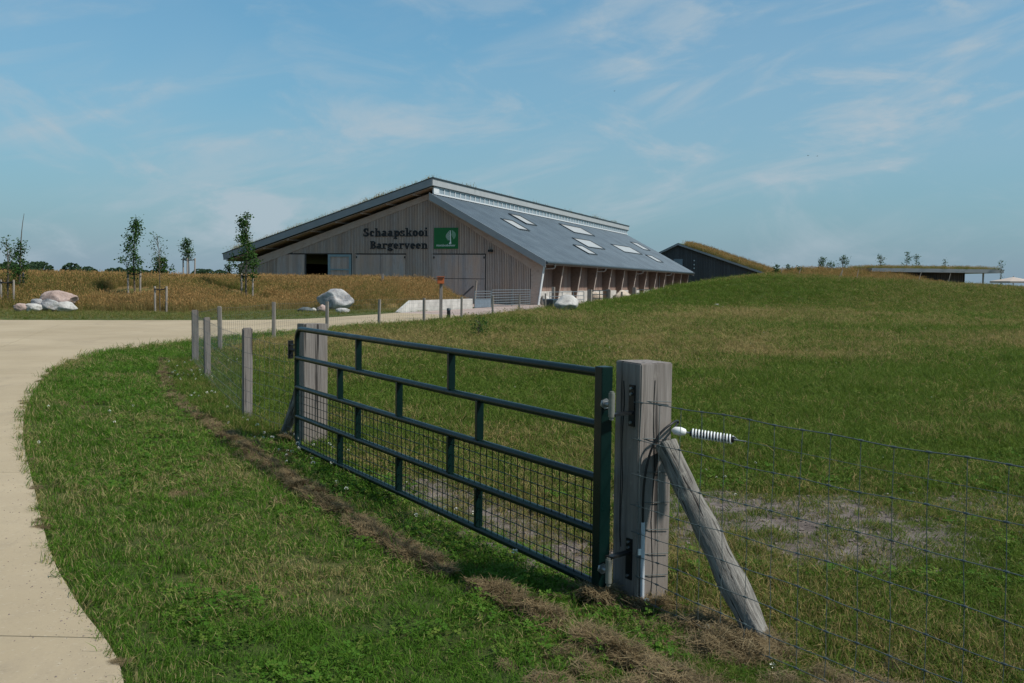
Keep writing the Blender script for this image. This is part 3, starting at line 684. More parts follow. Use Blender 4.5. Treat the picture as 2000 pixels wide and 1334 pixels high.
# long side: concrete plinth, boards, fins, gutter and pipes
q = MB(); q.box((-.40, LEN / 2 + .15, .485), (.34, LEN - .1, .97)); q.build('plinth', 'white_concrete', B, local=True)
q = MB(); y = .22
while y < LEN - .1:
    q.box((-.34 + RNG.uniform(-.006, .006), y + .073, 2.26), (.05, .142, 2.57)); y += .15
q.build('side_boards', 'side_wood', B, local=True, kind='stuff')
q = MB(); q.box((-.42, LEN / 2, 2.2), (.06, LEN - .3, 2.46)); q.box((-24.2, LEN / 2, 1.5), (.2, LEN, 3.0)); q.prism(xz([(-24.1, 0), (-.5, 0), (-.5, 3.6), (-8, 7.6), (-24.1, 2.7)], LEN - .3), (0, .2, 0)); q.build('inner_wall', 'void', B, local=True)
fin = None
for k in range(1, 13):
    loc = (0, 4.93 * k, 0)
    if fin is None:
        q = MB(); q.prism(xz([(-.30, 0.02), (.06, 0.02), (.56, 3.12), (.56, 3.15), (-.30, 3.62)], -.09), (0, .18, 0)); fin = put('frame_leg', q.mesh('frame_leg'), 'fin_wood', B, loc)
        q = MB(); q.prism(xz([(.063, .02), (.105, .02), (.60, 3.10), (.557, 3.10)], -.075), (0, .15, 0)); edg = put('lit_leg_edge', q.mesh('lit_leg_edge'), 'sunlit_edge', fin)  # pale strip painted where sun catches the fin's front edge
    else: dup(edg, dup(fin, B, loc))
q = MB(); q.tube([(1.06, -.86, 3.0), (1.06, LEN + .1, 3.0)], .095, 10); q.box((.99, LEN / 2 - .4, 3.0), (.05, LEN + .8, .2)); q.build('gutter', 'dark_trim', B, local=True)
q = MB(); q.box((.80, LEN / 2 - .4, 2.90), (.26, LEN + .75, .05)); q.build('eave_soffit', 'light_fascia', B, local=True)
for y in (1.2, 15.6, 30.2, 44.9):
    q = MB(); q.tube([(1.04, y, 2.96), (1.04, y, 2.74), (.98, y, 2.66), (.86, y, 2.63), (-.02, y - .5, 2.60), (-.14, y - .57, 2.55), (-.17, y - .58, 2.42), (-.17, y - .58, 0.03)], .055, 8); q.build('downpipe', 'zinc', B, local=True)
# roof grass
src_roof = source_set('roof_tufts', [tuft(900 + i, 16, .3, .12, .5, .014, .5, seed_head=.4) for i in range(4)], ['rough_blade', 'meadow_blade'])
n = 2600; px_ = np.where(RNG.random(n) < .45, RNG.uniform(-25.4, -7.9, n), -7.85 - np.abs(RNG.normal(0, 1.2, n))); py_ = np.where(px_ > -1e9, RNG.uniform(0, LEN, n), 0)
k = RNG.random(n) < .33; py_[k] = np.abs(RNG.normal(-.75, .6, k.sum()) + .75) - .72; px_[k] = RNG.uniform(-25.4, -7.9, k.sum())
px_ = np.clip(px_, -25.5, -7.85); P = np.stack([px_, py_, np.array([zL(a) for a in px_]) - .03], 1)
scatter('roof_grass', P, src_roof, 4, RNG.uniform(.5, 1.25, n) * (.35 + 1.0 * fbm(px_, py_, 2.2, 77)), RNG.uniform(.5, 1.0, n), .2, B)

# lettering on the gable, slab-serif letters cut from plate
def ring(cx_, cy_, rx, ry, a0, a1, wv, wh, n=18):
    A = [a0 + (a1 - a0) * i / n for i in range(n + 1)]
    return [[(cx_ + rx * math.cos(R(p)), cy_ + ry * math.sin(R(p))), (cx_ + rx * math.cos(R(q_)), cy_ + ry * math.sin(R(q_))),
             (cx_ + (rx - wv) * math.cos(R(q_)), cy_ + (ry - wh) * math.sin(R(q_))), (cx_ + (rx - wv) * math.cos(R(p)), cy_ + (ry - wh) * math.sin(R(p)))] for p, q_ in zip(A, A[1:])]
def bar(x0, y0, x1, y1): return [[(x0, y0), (x1, y0), (x1, y1), (x0, y1)]]
def dia(x0, y0, x1, y1, w_): return [[(x0 - w_ / 2, y0), (x0 + w_ / 2, y0), (x1 + w_ / 2, y1), (x1 - w_ / 2, y1)]]
V_, H_ = .26, .155
def Sg(k=1., j=1.):
    g = ring(.32, .74, .31, .27, 35, 268, V_, H_) + ring(.34, .26, .33, .27, 92, -150, V_, H_) + bar(.50, .66, .59, .98) + bar(.01, .03, .10, .36)
    return [[(x * k, y * j) for x, y in p] for p in g]
GL = {'S': (Sg(), .76), 's': (Sg(.82, .71), .62), 'c': (ring(.31, .35, .31, .36, 42, 318, V_, H_) + bar(.40, .44, .56, .60), .64),
      'h': (bar(.1, .1, .3, 1.) + bar(0, 0, .4, .1) + bar(0, .9, .1, 1.) + ring(.47, .42, .21, .29, 0, 150, V_, .14) + bar(.48, .1, .68, .42) + bar(.40 + .02, 0, .78, .1), .82),
      'n': (bar(.1, .1, .3, .7) + bar(0, 0, .4, .1) + bar(0, .6, .1, .7) + ring(.47, .42, .21, .29, 0, 150, V_, .14) + bar(.48, .1, .68, .42) + bar(.42, 0, .78, .1), .82),
      'a': (ring(.26, .21, .26, .225, 0, 360, V_ * .9, H_) + bar(.40, .1, .58, .46) + ring(.33, .46, .25, .25, 0, 165, V_, H_) + bar(.40, 0, .70, .1), .73),
      'p': (bar(.1, -.2, .3, .6) + bar(0, -.3, .42, -.2) + bar(0, .6, .3, .7) + ring(.42, .35, .31, .36, -150, 150, V_, H_), .79),
      'k': (bar(.1, .1, .3, 1.) + bar(0, 0, .4, .1) + bar(0, .9, .1, 1.) + dia(.36, .24, .58, .6, .14) + dia(.44, .42, .62, .1, .22) + bar(.44, .6, .76, .7) + bar(.46, 0, .84, .1), .86),
      'o': (ring(.32, .35, .32, .365, 0, 360, V_, H_, 26), .70), 'i': (bar(.1, .1, .3, .7) + bar(0, 0, .4, .1) + bar(0, .6, .1, .7) + bar(.09, .82, .31, 1.03), .46),
      'B': (bar(.1, .1, .32, .9) + bar(0, 0, .4, .1) + bar(0, .9, .4, 1.) + ring(.40, .745, .30, .255, -90, 90, .21, H_) + ring(.40, .275, .36, .275, -90, 90, .22, H_) + bar(.32, .47, .42, .57), .83),
      'r': (bar(.1, .1, .3, .7) + bar(0, 0, .44, .1) + bar(0, .6, .1, .7) + ring(.48, .44, .20, .27, 55, 165, V_, .14) + bar(.47, .48, .63, .66), .68),
      'g': (ring(.30, .46, .27, .25, 0, 360, V_ * .85, H_) + ring(.33, -.10, .33, .20, 0, 360, V_ * .8, H_ * .9) + bar(.06, .08, .20, .26) + bar(.54, .58, .70, .70), .74),
      'e': (ring(.31, .35, .31, .365, -5, 325, V_, H_) + bar(.18, .31, .60, .41), .69),
      'v': (dia(.34, 0, .15, .62, .2) + dia(.36, 0, .55, .62, .13) + bar(0, .62, .32, .7) + bar(.40, .62, .72, .7), .74)}
def word(txt, x0, x1, zb, cap, name):
    tot = sum(GL[c][1] for c in txt) - .06; sx = (x1 - x0) / tot; root = None; x = x0
    for i, ch in enumerate(txt):
        g, a = GL[ch]; q = MB()
        for j, p in enumerate(g): q.prism([(x + u_ * sx, -.10 - .0004 * j, zb + v_ * cap) for u_, v_ in p], (0, .045 + .0004 * j, 0))
        if root is None: root = lett
        q.build('letter', 'letter_black', lett, local=True); x += a * sx
lett = thing('wall_lettering', BP, ROTB, 'black slab-serif lettering reading Schaapskooi Bargerveen on the barn gable', 'lettering')
word('Schaapskooi', -13.72, -8.40, 4.905, .62, 'S'); word('Bargerveen', -13.15, -8.42, 3.985, .58, 'B')
# green sign with the tree emblem
sg = thing('sign_board', BP, ROTB, 'square green sign with white tree emblem on the barn gable', 'sign')
q = MB(); q.box((-6.93, -.085, 4.755), (1.92, .05, 1.53)); q.build('panel', 'sign_green', sg, local=True)
ex, ez = -6.60, 4.98; q = MB()
trunk = [(ex + .02, 4.35), (ex + .10, 4.35), (ex + .075, 4.52), (ex + .06, 4.75), (ex + .06, 5.0), (ex + .04, 5.32), (ex + .01, 5.32), (ex - .0, 5.0), (ex + .01, 4.72), (ex + .0, 4.5), (ex - .10, 4.34)]
q.prism([(x, -.118, z) for x, z in trunk], (0, .007, 0))
for k in range(10):
    z = 4.58 + .072 * k; wdt = .36 * math.sin(math.pi * min(1, (k + 2.4) / 12.5)); pts = []
    for j in range(7):
        s = j / 6; pts.append((ex + .02 - wdt * s, z + .11 * s - .10 * s * s + .02))
    th = .026
    for (a, c), (e, g) in zip(pts, pts[1:]): q.prism([(a, -.1165 + .0003 * (k % 3), c), (e, -.1165 + .0003 * (k % 3), g), (e, -.1165 + .0003 * (k % 3), g + th * .8), (a, -.1165 + .0003 * (k % 3), c + th)], (0, .004, 0))
q.build('emblem', 'sign_white', sg, local=True)
q = MB(); c0 = (ex + .08, 4.98)
for k in range(7):
    r0 = .36 - .047 * k
    for p in ring(c0[0], c0[1], r0, r0 * .97, -62 + 4 * k, 84 - 4 * k, .030, .030, 12): q.prism([(x, -.1155, z) for x, z in p], (0, .004, 0))
q.build('emblem', 'sign_pale', sg, local=True)
def text_mesh(txt, size):
    cu = bpy.data.curves.new('txt', 'FONT'); cu.body = txt; cu.size = size; cu.extrude = .003; cu.resolution_u = 3; o = bpy.data.objects.new('txt', cu); COL.objects.link(o)
    dg = bpy.context.evaluated_depsgraph_get(); me = bpy.data.meshes.new_from_object(o.evaluated_get(dg)); bpy.data.objects.remove(o); return me
tm = text_mesh('staatsbosbeheer', .23)
xs = [v.co.x for v in tm.vertices]; sc_ = 1.52 / (max(xs) - min(xs))
for v in tm.vertices: v.co = Vector((-7.70 + (v.co.x - min(xs)) * sc_, -.116 - v.co.z, 4.17 + v.co.y * sc_))
tm.materials.clear(); put('lettering', tm, 'sign_white', sg)
q = MB(); q.box((-3.4, -.08, 3.90), (.06, .08, .12)); q.box((-3.4, -.2, 3.84), (.34, .2, .17)); o = q.build('wall_lamp', 'black_steel', None, BP, local=True); o.rotation_euler = (0, 0, ROTB); tag(o, 'small black floodlight fixed to the barn gable', 'lamp')

# ------------------------------------------------------------------ buildings behind
def bplane(px, py, yl):
    d = ray(px, py); t = ((barn(0, yl) - CAM) @ BY) / (d @ BY); p = CAM + d * t - BP; return p @ BX, p[2]
YL = 67.0
O = thing('dark_outbuilding', barn(14, YL), ROTB, 'dark timber outbuilding with grass covered roof behind the barn', 'building')
OB = barn(14, YL); 
def ob(px, py): x, z = bplane(px, py, YL); return x - 14, z
(xr, zr), (xl, zl), (xe, ze) = ob(1325, 479), ob(1292, 495), ob(1478, 531)
sl = (zr - zl) / (xr - xl); sr = (zr - ze) / (xe - xr); xl -= 4.0; zl -= 4.0 * sl
q = MB(); q.prism(xz([(xl, 0), (xe, 0), (xe, ze), (xr, zr), (xl, zl)], .06), (0, 22, 0)); q.build('wall', 'void', O, local=True)
q = MB(); x = xl + .05
while x < xe - .25:
    f = lambda a: zr - (xr - a) * sl if a < xr else zr - (a - xr) * sr
    q.hexa([(x, 0, 0), (x + .19, 0, 0), (x + .19, .055, 0), (x, .055, 0)], [(x, 0, f(x)), (x + .19, 0, f(x + .19)), (x + .19, .055, f(x + .19)), (x, .055, f(x))]); x += .22
q.build('wall_boards', 'dark_boards', O, local=True, kind='stuff')
q = MB(); q.prism(xz([(xr, zr + .28), (xl - .4, zl + .28 - .4 * sl), (xl - .4, zl - .4 * sl), (xr, zr)], -.5), (0, 23, 0)); q.build('roof', 'grey_flashing', O, local=True)
q = MB(); q.prism(xz([(xr, zr + .27), (xe + 1, ze + .27 - sr), (xe + 1, ze - sr), (xr, zr)], -.5), (0, .1, 0)); q.build('rake_board', 'grey_flashing', O, local=True)
q = MB(); q.prism(xz([(xr + .002, zr + .30), (xe + 2.4, ze + .30 - 2.4 * sr), (xe + 2.4, ze - 2.4 * sr), (xr + .002, zr + .005)], -.395), (0, 23, 0)); q.build('roof', 'turf', O, local=True)
a, c = ob(1316, 506), ob(1333, 521); q = MB(); q.box(((a[0] + c[0]) / 2, -.04, (a[1] + c[1]) / 2), (c[0] - a[0], .06, a[1] - c[1])); q.build('window', 'window_glass', O, local=True)
for py in (509, 517, 524):
    q = MB(); e = ob(1356, py); q.box((e[0], -.06, e[1]), (.12, .1, .16)); q.build('wall_fitting', 'white_frame', O, local=True)
n = 1500; X = RNG.uniform(xr + .9, xe + 2.2, n); Y = RNG.uniform(-.35, 14, n) ** 1; P = np.stack([X, Y, zr + .28 - (X - xr) * sr], 1)
src_mead = source_set('meadow_tufts', [tuft(40 + i, 95, .42, .22, .60, .0085, .5, seed_head=.6) for i in range(5)], ['rough_blade', 'meadow_blade'])
scatter('roof_grass', P, src_mead, 5, RNG.uniform(.8, 1.4, n), RNG.uniform(.55, 1., n), .15, O)

LB0 = at(1752, 560, 119.0); LB = thing('low_building', (LB0[0], 119.0, 0), 0, 'low flat grass-roofed timber building on the rise behind the pasture', 'building')
Lp = lambda px, py, Y=119.0: (at(px, py, Y)[0] - LB0[0], at(px, py, Y)[2])
xa, za = Lp(1700, 526); xb, zb = Lp(1957, 524); xw0, _ = Lp(1755, 540); xw1, _ = Lp(1925, 540); _, zf = Lp(1900, 533)
zt = (za + zb) / 2
q = MB(); q.box(((xa + xb) / 2, 6, (zt + zf) / 2), (xb - xa, 13, zt - zf)); q.build('roof', 'grey_flashing', LB, local=True)
q = MB(); x0o, _ = Lp(1896, 540); 
q.box(((xa + x0o) / 2, 1.6, zf / 2 - .01), (x0o - xa, .1, zf - .02)); q.build('wall', 'void', LB, local=True)
q = MB(); x = xa
while x < x0o - .2: q.box((x + .1, 1.50, zf / 2 - .01), (.19, .05, zf - .03)); x += .23
q.build('wall_boards', 'dark_boards', LB, local=True, kind='stuff')
q = MB(); q.box(((x0o + xb) / 2 - 1, 7, zf / 2 - .02), (xb - x0o - 2.2, .1, zf - .04)); q.build('back_wall', 'void', LB, local=True)
q = MB(); q.box((xw1, .6, zf / 2 - .01), (.16, .16, zf - .02)); q.build('post', 'light_fascia', LB, local=True)
n = 900; X = RNG.uniform(xa, xb - .1, n); Y = RNG.uniform(-.4, 9, n); P = np.stack([X, Y, np.full(n, zt - .02)], 1)
scatter('roof_grass', P, src_mead, 5, RNG.uniform(.35, .9, n), RNG.uniform(.3, .9, n), .15, LB)
# parasol on the terrace beside it
pc = at(1979, 549, 110.0); pz = at(1979, 541, 110.0)[2]; pe = at(1979, 549.5, 110.0)[2]; g0 = hgt(pc[0], 110.0)
U = thing('parasol', (pc[0], 110.0, g0), 0, 'large beige parasol beside the low grass-roofed building', 'parasol')
q = MB(); q.tube([(0, 0, 0), (0, 0, pz - g0 + .1)], .05, 8); q.build('pole', 'stake_wood', U, local=True)
q = MB(); rr = 2.35; top = Vector((0, 0, pz - g0)); rim = [Vector((rr * math.cos(i * math.pi / 4 + .2), rr * math.sin(i * math.pi / 4 + .2), pe - g0)) for i in range(8)]
q.add([top] + rim + [v - Vector((0, 0, .18)) for v in rim], [(0, 1 + i, 1 + (i + 1) % 8) for i in range(8)] + [(1 + i, 9 + i, 9 + (i + 1) % 8, 1 + (i + 1) % 8) for i in range(8)]); q.build('canopy', 'parasol_cloth', U, local=True)
q = MB()
for v in rim: q.tube([top - Vector((0, 0, .06)), v - Vector((0, 0, .03))], .018, 5)
q.build('ribs', 'stake_wood', U, local=True)

# ------------------------------------------------------------------ foreground gate
gd = GATE_L - GATE_H; GLEN = 4.86; ga = math.atan2(gd[1], gd[0])
G = thing('field_gate', (GATE_H[0], GATE_H[1], 0), ga, 'dark green tubular steel field gate with wire mesh in its lower half', 'gate')
ZR = [1.150, .885, .612, .340, .070]; r = .0235; zt, zb = ZR[0], ZR[4]
def arc_pts(cx_, cz_, rad, a0, a1, n=7): return [(cx_ + rad * math.cos(R(a0 + (a1 - a0) * i / n)), 0, cz_ + rad * math.sin(R(a0 + (a1 - a0) * i / n))) for i in range(n + 1)]
q = MB(); q.tube([(.03, 0, zt), (2.4, 0, zt - .003)] + arc_pts(GLEN - .12, zt - .12, .12, 90, 0) + [(GLEN, 0, .6)] + arc_pts(GLEN - .12, zb + .12, .12, 0, -90) + [(2.4, 0, zb), (.03, 0, zb - .004)], r, 14)
q.build('outer_tube', 'green_paint', G, local=True)
q = MB(); q.box((.0, 0, .60), (.066, .066, 1.17)); q.build('hinge_stile', 'green_paint', G, local=True, bevel=.006)
for z in ZR[1:4]:
    q = MB(); q.tube([(.03, 0, z), (1.7, 0, z - .004), (3.4, 0, z - .002), (GLEN - .01, 0, z)], r * .98, 12); q.build('rail', 'green_paint', G, local=True)
for k, xs in enumerate([(3.329, 1.702), (3.737, 2.533, 1.311), (3.337, 1.704), (3.735, 2.529, 1.312)]):
    for x in xs:
        q = MB(); q.box((x, 0, (ZR[k] + ZR[k + 1]) / 2), (.030, .048, ZR[k] - ZR[k + 1] - .03)); q.build('upright', 'green_paint', G, local=True, bevel=.004)
q = MB()
x = .075
while x < GLEN - .04: q.tube([(x, .012, ZR[2]), (x, .012, ZR[4])], .0028, 5, False); x += .0745
for z in [ZR[2] - .068 * i for i in (1, 2, 3)] + [ZR[3] - .068 * i for i in (1, 2, 3)]: q.tube([(.03, .008, z), (GLEN, .008, z)], .0028, 5, False)
q.build('wire_mesh', 'green_paint', G, local=True)
# hinges: eye bolt, sleeve and pin bracket on the post
for z in (1.0, .165):
    dn = -1 if z < .5 else 1
    q = MB(); q.tube([(.02, .012, z), (-.075, .012, z)], .014, 8); q.tube([(-.028, .012, z), (-.040, .012, z)], .028, 6); h = q.build('hinge_bolt', 'zinc', G, local=True)
    q = MB(); q.tube([(-.088, .012, z - .06), (-.088, .012, z + .06)], .0165, 12); q.tube([(-.088, .012, z - .075), (-.088, .012, z + .068)], .011, 8); q.build('sleeve', 'sleeve_steel', h, local=True)
# catch at the other end
q = MB(); q.tube([(GLEN, .0, .95), (GLEN + .10, .02, .95)], .016, 8); q.box((GLEN + .12, .02, .95), (.018, .05, .17)); q.tube([(GLEN + .0, .03, 1.0), (GLEN + .15, .03, 1.0)], .008, 6); q.tube([(GLEN + .05, .03, .90), (GLEN + .17, .03, .90)], .008, 6); q.build('catch', 'black_steel', G, local=True)

def square_post(name, x, y, w_, h, rot, mat, label, cat, group=None, parent=None, chamfer=.008, depth=.25, lean=(0, 0), seed=0):
    rg = random.Random(seed); z0 = hgt(x, y); bm = bmesh.new(); bmesh.ops.create_cube(bm, size=1)
    bmesh.ops.subdivide_edges(bm, edges=[e for e in bm.edges if abs(e.verts[0].co.z - e.verts[1].co.z) > .5], cuts=7)
    for v in bm.verts:
        v.co = Vector((v.co.x * w_ * (1 + rg.gauss(0, .012)), v.co.y * w_ * (1 + rg.gauss(0, .012)), (v.co.z + .5) * (h + depth) - depth + (rg.gauss(0, .004) if v.co.z > .4 else 0)))
    bmesh.ops.bevel(bm, geom=[e for e in bm.edges if e.calc_face_angle(0) > .8], offset=chamfer, segments=2, affect='EDGES')
    me = bpy.data.meshes.new(name); bm.to_mesh(me); bm.free()
    if parent is not None: loc = RM[parent].inverted() @ Vector((x, y, z0)); rot -= RM[parent].to_euler().z
    else: loc = (x, y, z0)
    o = put(name, me, mat, parent, tuple(loc)); o.rotation_euler = (lean[0], lean[1], rot); RM[o] = RM[o] @ Matrix.Rotation(rot, 4, 'Z'); return tag(o, label, cat, group)
pr = square_post('gate_post', POST_R[0] + .005, POST_R[1], .208, 1.258, R(31), 'post_wood', 'thick square weathered oak post carrying the green gate hinges', 'post', chamfer=.006, seed=3)
plq = square_post('gate_post', -1.93, 9.66, .235, 1.18, R(-62 + 90), 'post_wood', 'thick square weathered oak post behind the catch end of the green gate', 'post', chamfer=.006, seed=4)
# deep shakes in the hinge post (thin black strips set on its faces)
q = MB(); rg = random.Random(5)
def shake(fx, fy, x0, z0, z1, w_):
    P = []; k = 14
    for i in range(k + 1): P.append((x0 + .006 * math.sin(i * .9) + rg.gauss(0, .0012), z0 + (z1 - z0) * i / k))
    for (a, c), (e, g) in zip(P, P[1:]):
        u = fx; n_ = fy
        q.hexa([(a * u[0] + n_[0] * .099, a * u[1] + n_[1] * .099, c), ((a + w_) * u[0] + n_[0] * .099, (a + w_) * u[1] + n_[1] * .099, c), ((e + w_) * u[0] + n_[0] * .099, (e + w_) * u[1] + n_[1] * .099, g), (e * u[0] + n_[0] * .099, e * u[1] + n_[1] * .099, g)],
               [(a * u[0] + n_[0] * .1068, a * u[1] + n_[1] * .1068, c), ((a + w_) * u[0] + n_[0] * .1068, (a + w_) * u[1] + n_[1] * .1068, c), ((e + w_) * u[0] + n_[0] * .1068, (e + w_) * u[1] + n_[1] * .1068, g), (e * u[0] + n_[0] * .1068, e * u[1] + n_[1] * .1068, g)])
for args in [((1, 0), (0, -1), -.012, .05, 1.17, .0035), ((0, 1), (-1, 0), .03, .3, 1.16, .0025)]:
    q = MB(); shake(*args); q.build('wood_split', 'void', pr, local=True)
# hinge brackets screwed to the post's left face
ang = R(31); fxv = Vector((math.cos(ang), math.sin(ang), 0)); fyv = Vector((-math.sin(ang), math.cos(ang), 0)); pc0 = Vector((POST_R[0] + .005, POST_R[1], 0))
HP = RM[G] @ Vector((-.088, .012, 0))
for z, s in ((.985, -1), (.20, 1)):
    q = MB(); rot3 = Matrix.Rotation(ang, 3, 'Z'); c = pc0 - fxv * .109 - fyv * .045 + Vector((0, 0, z)); q.box(c, (.008, .045, .21), rot3); 
    a = c + fxv * -.004; q.hexa([a + fyv * .018 + Vector((0, 0, -.035 * 1 * (1 if s < 0 else -1) - .006)), a - fyv * .018 + Vector((0, 0, -.035 * (1 if s < 0 else -1) - .006)), Vector((HP.x + .018, HP.y - .012, z - .035 * (1 if s < 0 else -1) - .006)), Vector((HP.x - .018, HP.y + .012, z - .035 * (1 if s < 0 else -1) - .006))],
                                 [a + fyv * .018 + Vector((0, 0, -.035 * (1 if s < 0 else -1) + .006)), a - fyv * .018 + Vector((0, 0, -.035 * (1 if s < 0 else -1) + .006)), Vector((HP.x + .018, HP.y - .012, z - .035 * (1 if s < 0 else -1) + .006)), Vector((HP.x - .018, HP.y + .012, z - .035 * (1 if s < 0 else -1) + .006))])
    hb = q.build('hinge_bracket', 'black_steel', pr)
    for dz in (-.085, .06, .088): q = MB(); q.tube([c - fxv * .003 + Vector((0, 0, dz)), c - fxv * .014 + Vector((0, 0, dz))], .008, 6); q.build('screw', 'zinc', hb)
# leaning brace logs
def log(name, a, c, r0, r1, label, seed, mat='old_log'):
    a = Vector(tuple(a)); c = Vector(tuple(c)); L = (c - a).length; q = MB(); rg = random.Random(seed); k = 40; P = []; RR = []
    for i in range(k + 1):
        s = i / k; P.append((.012 * math.sin(s * 4 + seed), .010 * math.sin(s * 5.3 + 1), L * s)); RR.append((r0 * (1 - s) + r1 * s) * (1 + .05 * math.sin(i * .7 + seed)))
    q.tube(P, RR, 28); me = q.mesh(name)
    from mathutils import noise as mn
    for v in me.vertices:
        d = .17 * mn.noise(Vector((v.co.x * 22, v.co.y * 22, v.co.z * 3.2 + seed))) + .09 * mn.noise(Vector((v.co.x * 60, v.co.y * 60, v.co.z * 3)))
        v.co.x *= 1 + d * 1.6; v.co.y *= 1 + d * 1.6
    o = put(name, me, mat, None, a); o.rotation_euler = (c - a).to_track_quat('Z', 'Y').to_euler(); return tag(o, label, 'brace')
log('brace_log', (1.215, 4.37, -.20), (.785, 5.00, .80), .064, .056, 'grey cracked log leaning as a brace against the gate hinge post', 3)
log('brace_log', (-2.36, 10.2, -.12), (-2.02, 9.68, .62), .05, .045, 'dark log bracing the post at the catch end of the gate', 8)

# ------------------------------------------------------------------ wire fence to the right of the gate
FR = thing('wire_fence', (0.64, 5.2, 0), 0, 'knotted sheep wire fence running from the gate hinge post', 'fence')
fa = np.array([0.615, 5.02]); fb = np.array([3.05, 1.02]); fl = np.linalg.norm(fb - fa); fd = (fb - fa) / fl
HZ = [1.005, .815, .645, .490, .350, .225, .115, .02]
rg = random.Random(2)
def wv(s, i): return HZ[i] + .006 * math.sin(s * 3.1 + i * 1.3) + .003 * math.sin(s * 11 + i * 2.1) + (.012 * math.sin(s * 1.1) if i == 0 else 0)
def woff(s, i): return .012 * math.sin(s * 1.7 + i * .8)
def fpt(s, i): 
    p = fa + fd * s; o = woff(s, i); return Vector((p[0] + fd[1] * o, p[1] - fd[0] * o, wv(s, i)))
for i in range(8):
    P = []; s = 0
    while s <= fl: P.append(fpt(s, i)); s += .05
    q = MB(); q.tube(P, .0019 if i else .0024, 5, False); q.build('line_wire', 'wire_zinc', FR)
s = .06
while s < fl:
    P = []
    for i in range(8):
        P.append(fpt(s + rg.gauss(0, .0025) + .012 * math.sin(i * .8 + s * 2), i))
    q = MB(); q.tube(P, .0015, 5, False)
    for i in range(8):
        a = P[i]; q.tube([a - Vector((fd[0], fd[1], 0)) * .010, a + Vector((fd[0], fd[1], 0)) * .010], .0046, 6)
    q.build('stay_wire', 'wire_zinc', FR); s += .15
square_post('post', 2.95, 1.35, .11, 1.08, R(31), 'stake_wood', None, None, None, FR)
# ties of the fence round the hinge post
q = MB()
for z in (1.005, .815, .645, .49, .35, .225, .115): q.tube([pc0 - fxv * .107 - fyv * .095 + Vector((0, 0, z + .01)), pc0 - fxv * .02 - fyv * .112 + Vector((0, 0, z + .005)), pc0 + fxv * .09 - fyv * .115 + Vector((0, 0, z - .004))], .0020, 5)
q.build('wire_tie', 'wire_zinc', FR)
# electric strand: cable, insulator and tension spring
E_ = thing('electric_fence_spring', (pc0.x, pc0.y, 0), 0, 'coiled white and silver tension spring with insulator on the electric wire', 'spring')
e0 = Vector((.885, 5.02, .855)); e1 = Vector((1.135, 4.92, .832)); eu = (e1 - e0).normalized(); en = eu.orthogonal().normalized(); eb = eu.cross(en)
q = MB(); q.tube([e0 - eu * .075, e0 - eu * .06, e0 - eu * .03, e0 - eu * .005, e0], [.006, .02, .023, .016, .006], 12); q.build('insulator', 'porcelain', E_)
P = []; nt_ = 13
for i in range(nt_ * 12 + 1):
    t = i / 12; P.append(e0 + eu * (.03 + .0155 * t) + (en * math.cos(t * 6.283) + eb * math.sin(t * 6.283)) * .021)
q = MB(); q.tube(P, .0044, 7); q.build('coil', 'porcelain', E_)
q = MB(); q.tube([e0 + eu * .02, e0 + eu * .24], .0155, 8); q.build('dark_gap_core', 'rubber_black', E_)  # black rod added inside the coil so its gaps look dark
q = MB(); q.tube([e0, e0 + eu * .26], .005, 6); q.tube([e0 + eu * .235 + en * .02, e0 + eu * .26, e0 + eu * .30], .003, 5); q.build('rod', 'zinc', E_)
q = MB(); a = e0 + eu * .29; q.tube([a, Vector((1.62, 4.35, .80)), Vector((2.2, 3.45, .80)), Vector((3.2, 1.7, .80))], .0013, 5); q.build('strand', 'wire_zinc', E_)
fp = lambda s, z, o=.125: pc0 + fxv * s - fyv * o + Vector((0, 0, z))
cbl = smooth_line([tuple(e0 - eu * .07), tuple(pc0 + fxv * .150 - fyv * .10 + Vector((0, 0, .893))), tuple(fp(.06, .905, .17)), tuple(fp(-.025, .85, .165)), tuple(fp(-.068, .74, .14)), tuple(fp(-.086, .58, .125)), tuple(fp(-.080, .39, .116))], 6)
q = MB(); q.tube(cbl, .0062, 8); tag(q.build('power_cable', 'rubber_black', None, (pc0.x, pc0.y, 0)), 'black cable arching from conduit to the electric fence spring', 'cable')
q = MB(); q.tube([fp(-.080, .40, .117), fp(-.076, .0, .117), fp(-.076, -.05, .117)], .011, 10); cdt = q.build('conduit', 'conduit_grey', None, (pc0.x, pc0.y, 0)); tag(cdt, 'grey plastic conduit clipped to the gate hinge post', 'conduit')
q = MB(); q.box(fp(-.096, .25, .113), (.016, .012, .03), Matrix.Rotation(ang, 3, 'Z')); q.build('clip', 'porcelain', cdt)

# ------------------------------------------------------------------ fence along the road, behind the gate
FB = thing('roadside_fence', (-2.95, 11.13, 0), 0, 'wooden post and sheep wire fence curving from the gate to the barn yard', 'fence')
sizes = [.105, .10, .12, .085, .085, .09, .085, .09, .085, .09, .085, .09]; tops = [1.06, 1.0, 1.02, 1.01, 1.02, .95, .96, .98, .96, .98, .98, .97]
leans = [(.01, .05), (.0, .025), (0, .02), (0, -.05), (0, 0), (.0, -.01), (.02, .015), (0, -.01), (0, .02), (0, 0), (0, .02), (0, 0)]
for k, (x, y) in enumerate(FENCE_BACK):
    a = FENCE_BACK[max(0, k - 1)]; c = FENCE_BACK[min(len(FENCE_BACK) - 1, k + 1)]; rz = math.atan2(c[1] - a[1], c[0] - a[0])
    square_post('post', x, y, sizes[k], tops[k], rz, 'post_wood' if k < 3 else 'stake_wood', None, None, None, FB, .012, .2, leans[k], 20 + k)
path = [POST_L] + FENCE_BACK
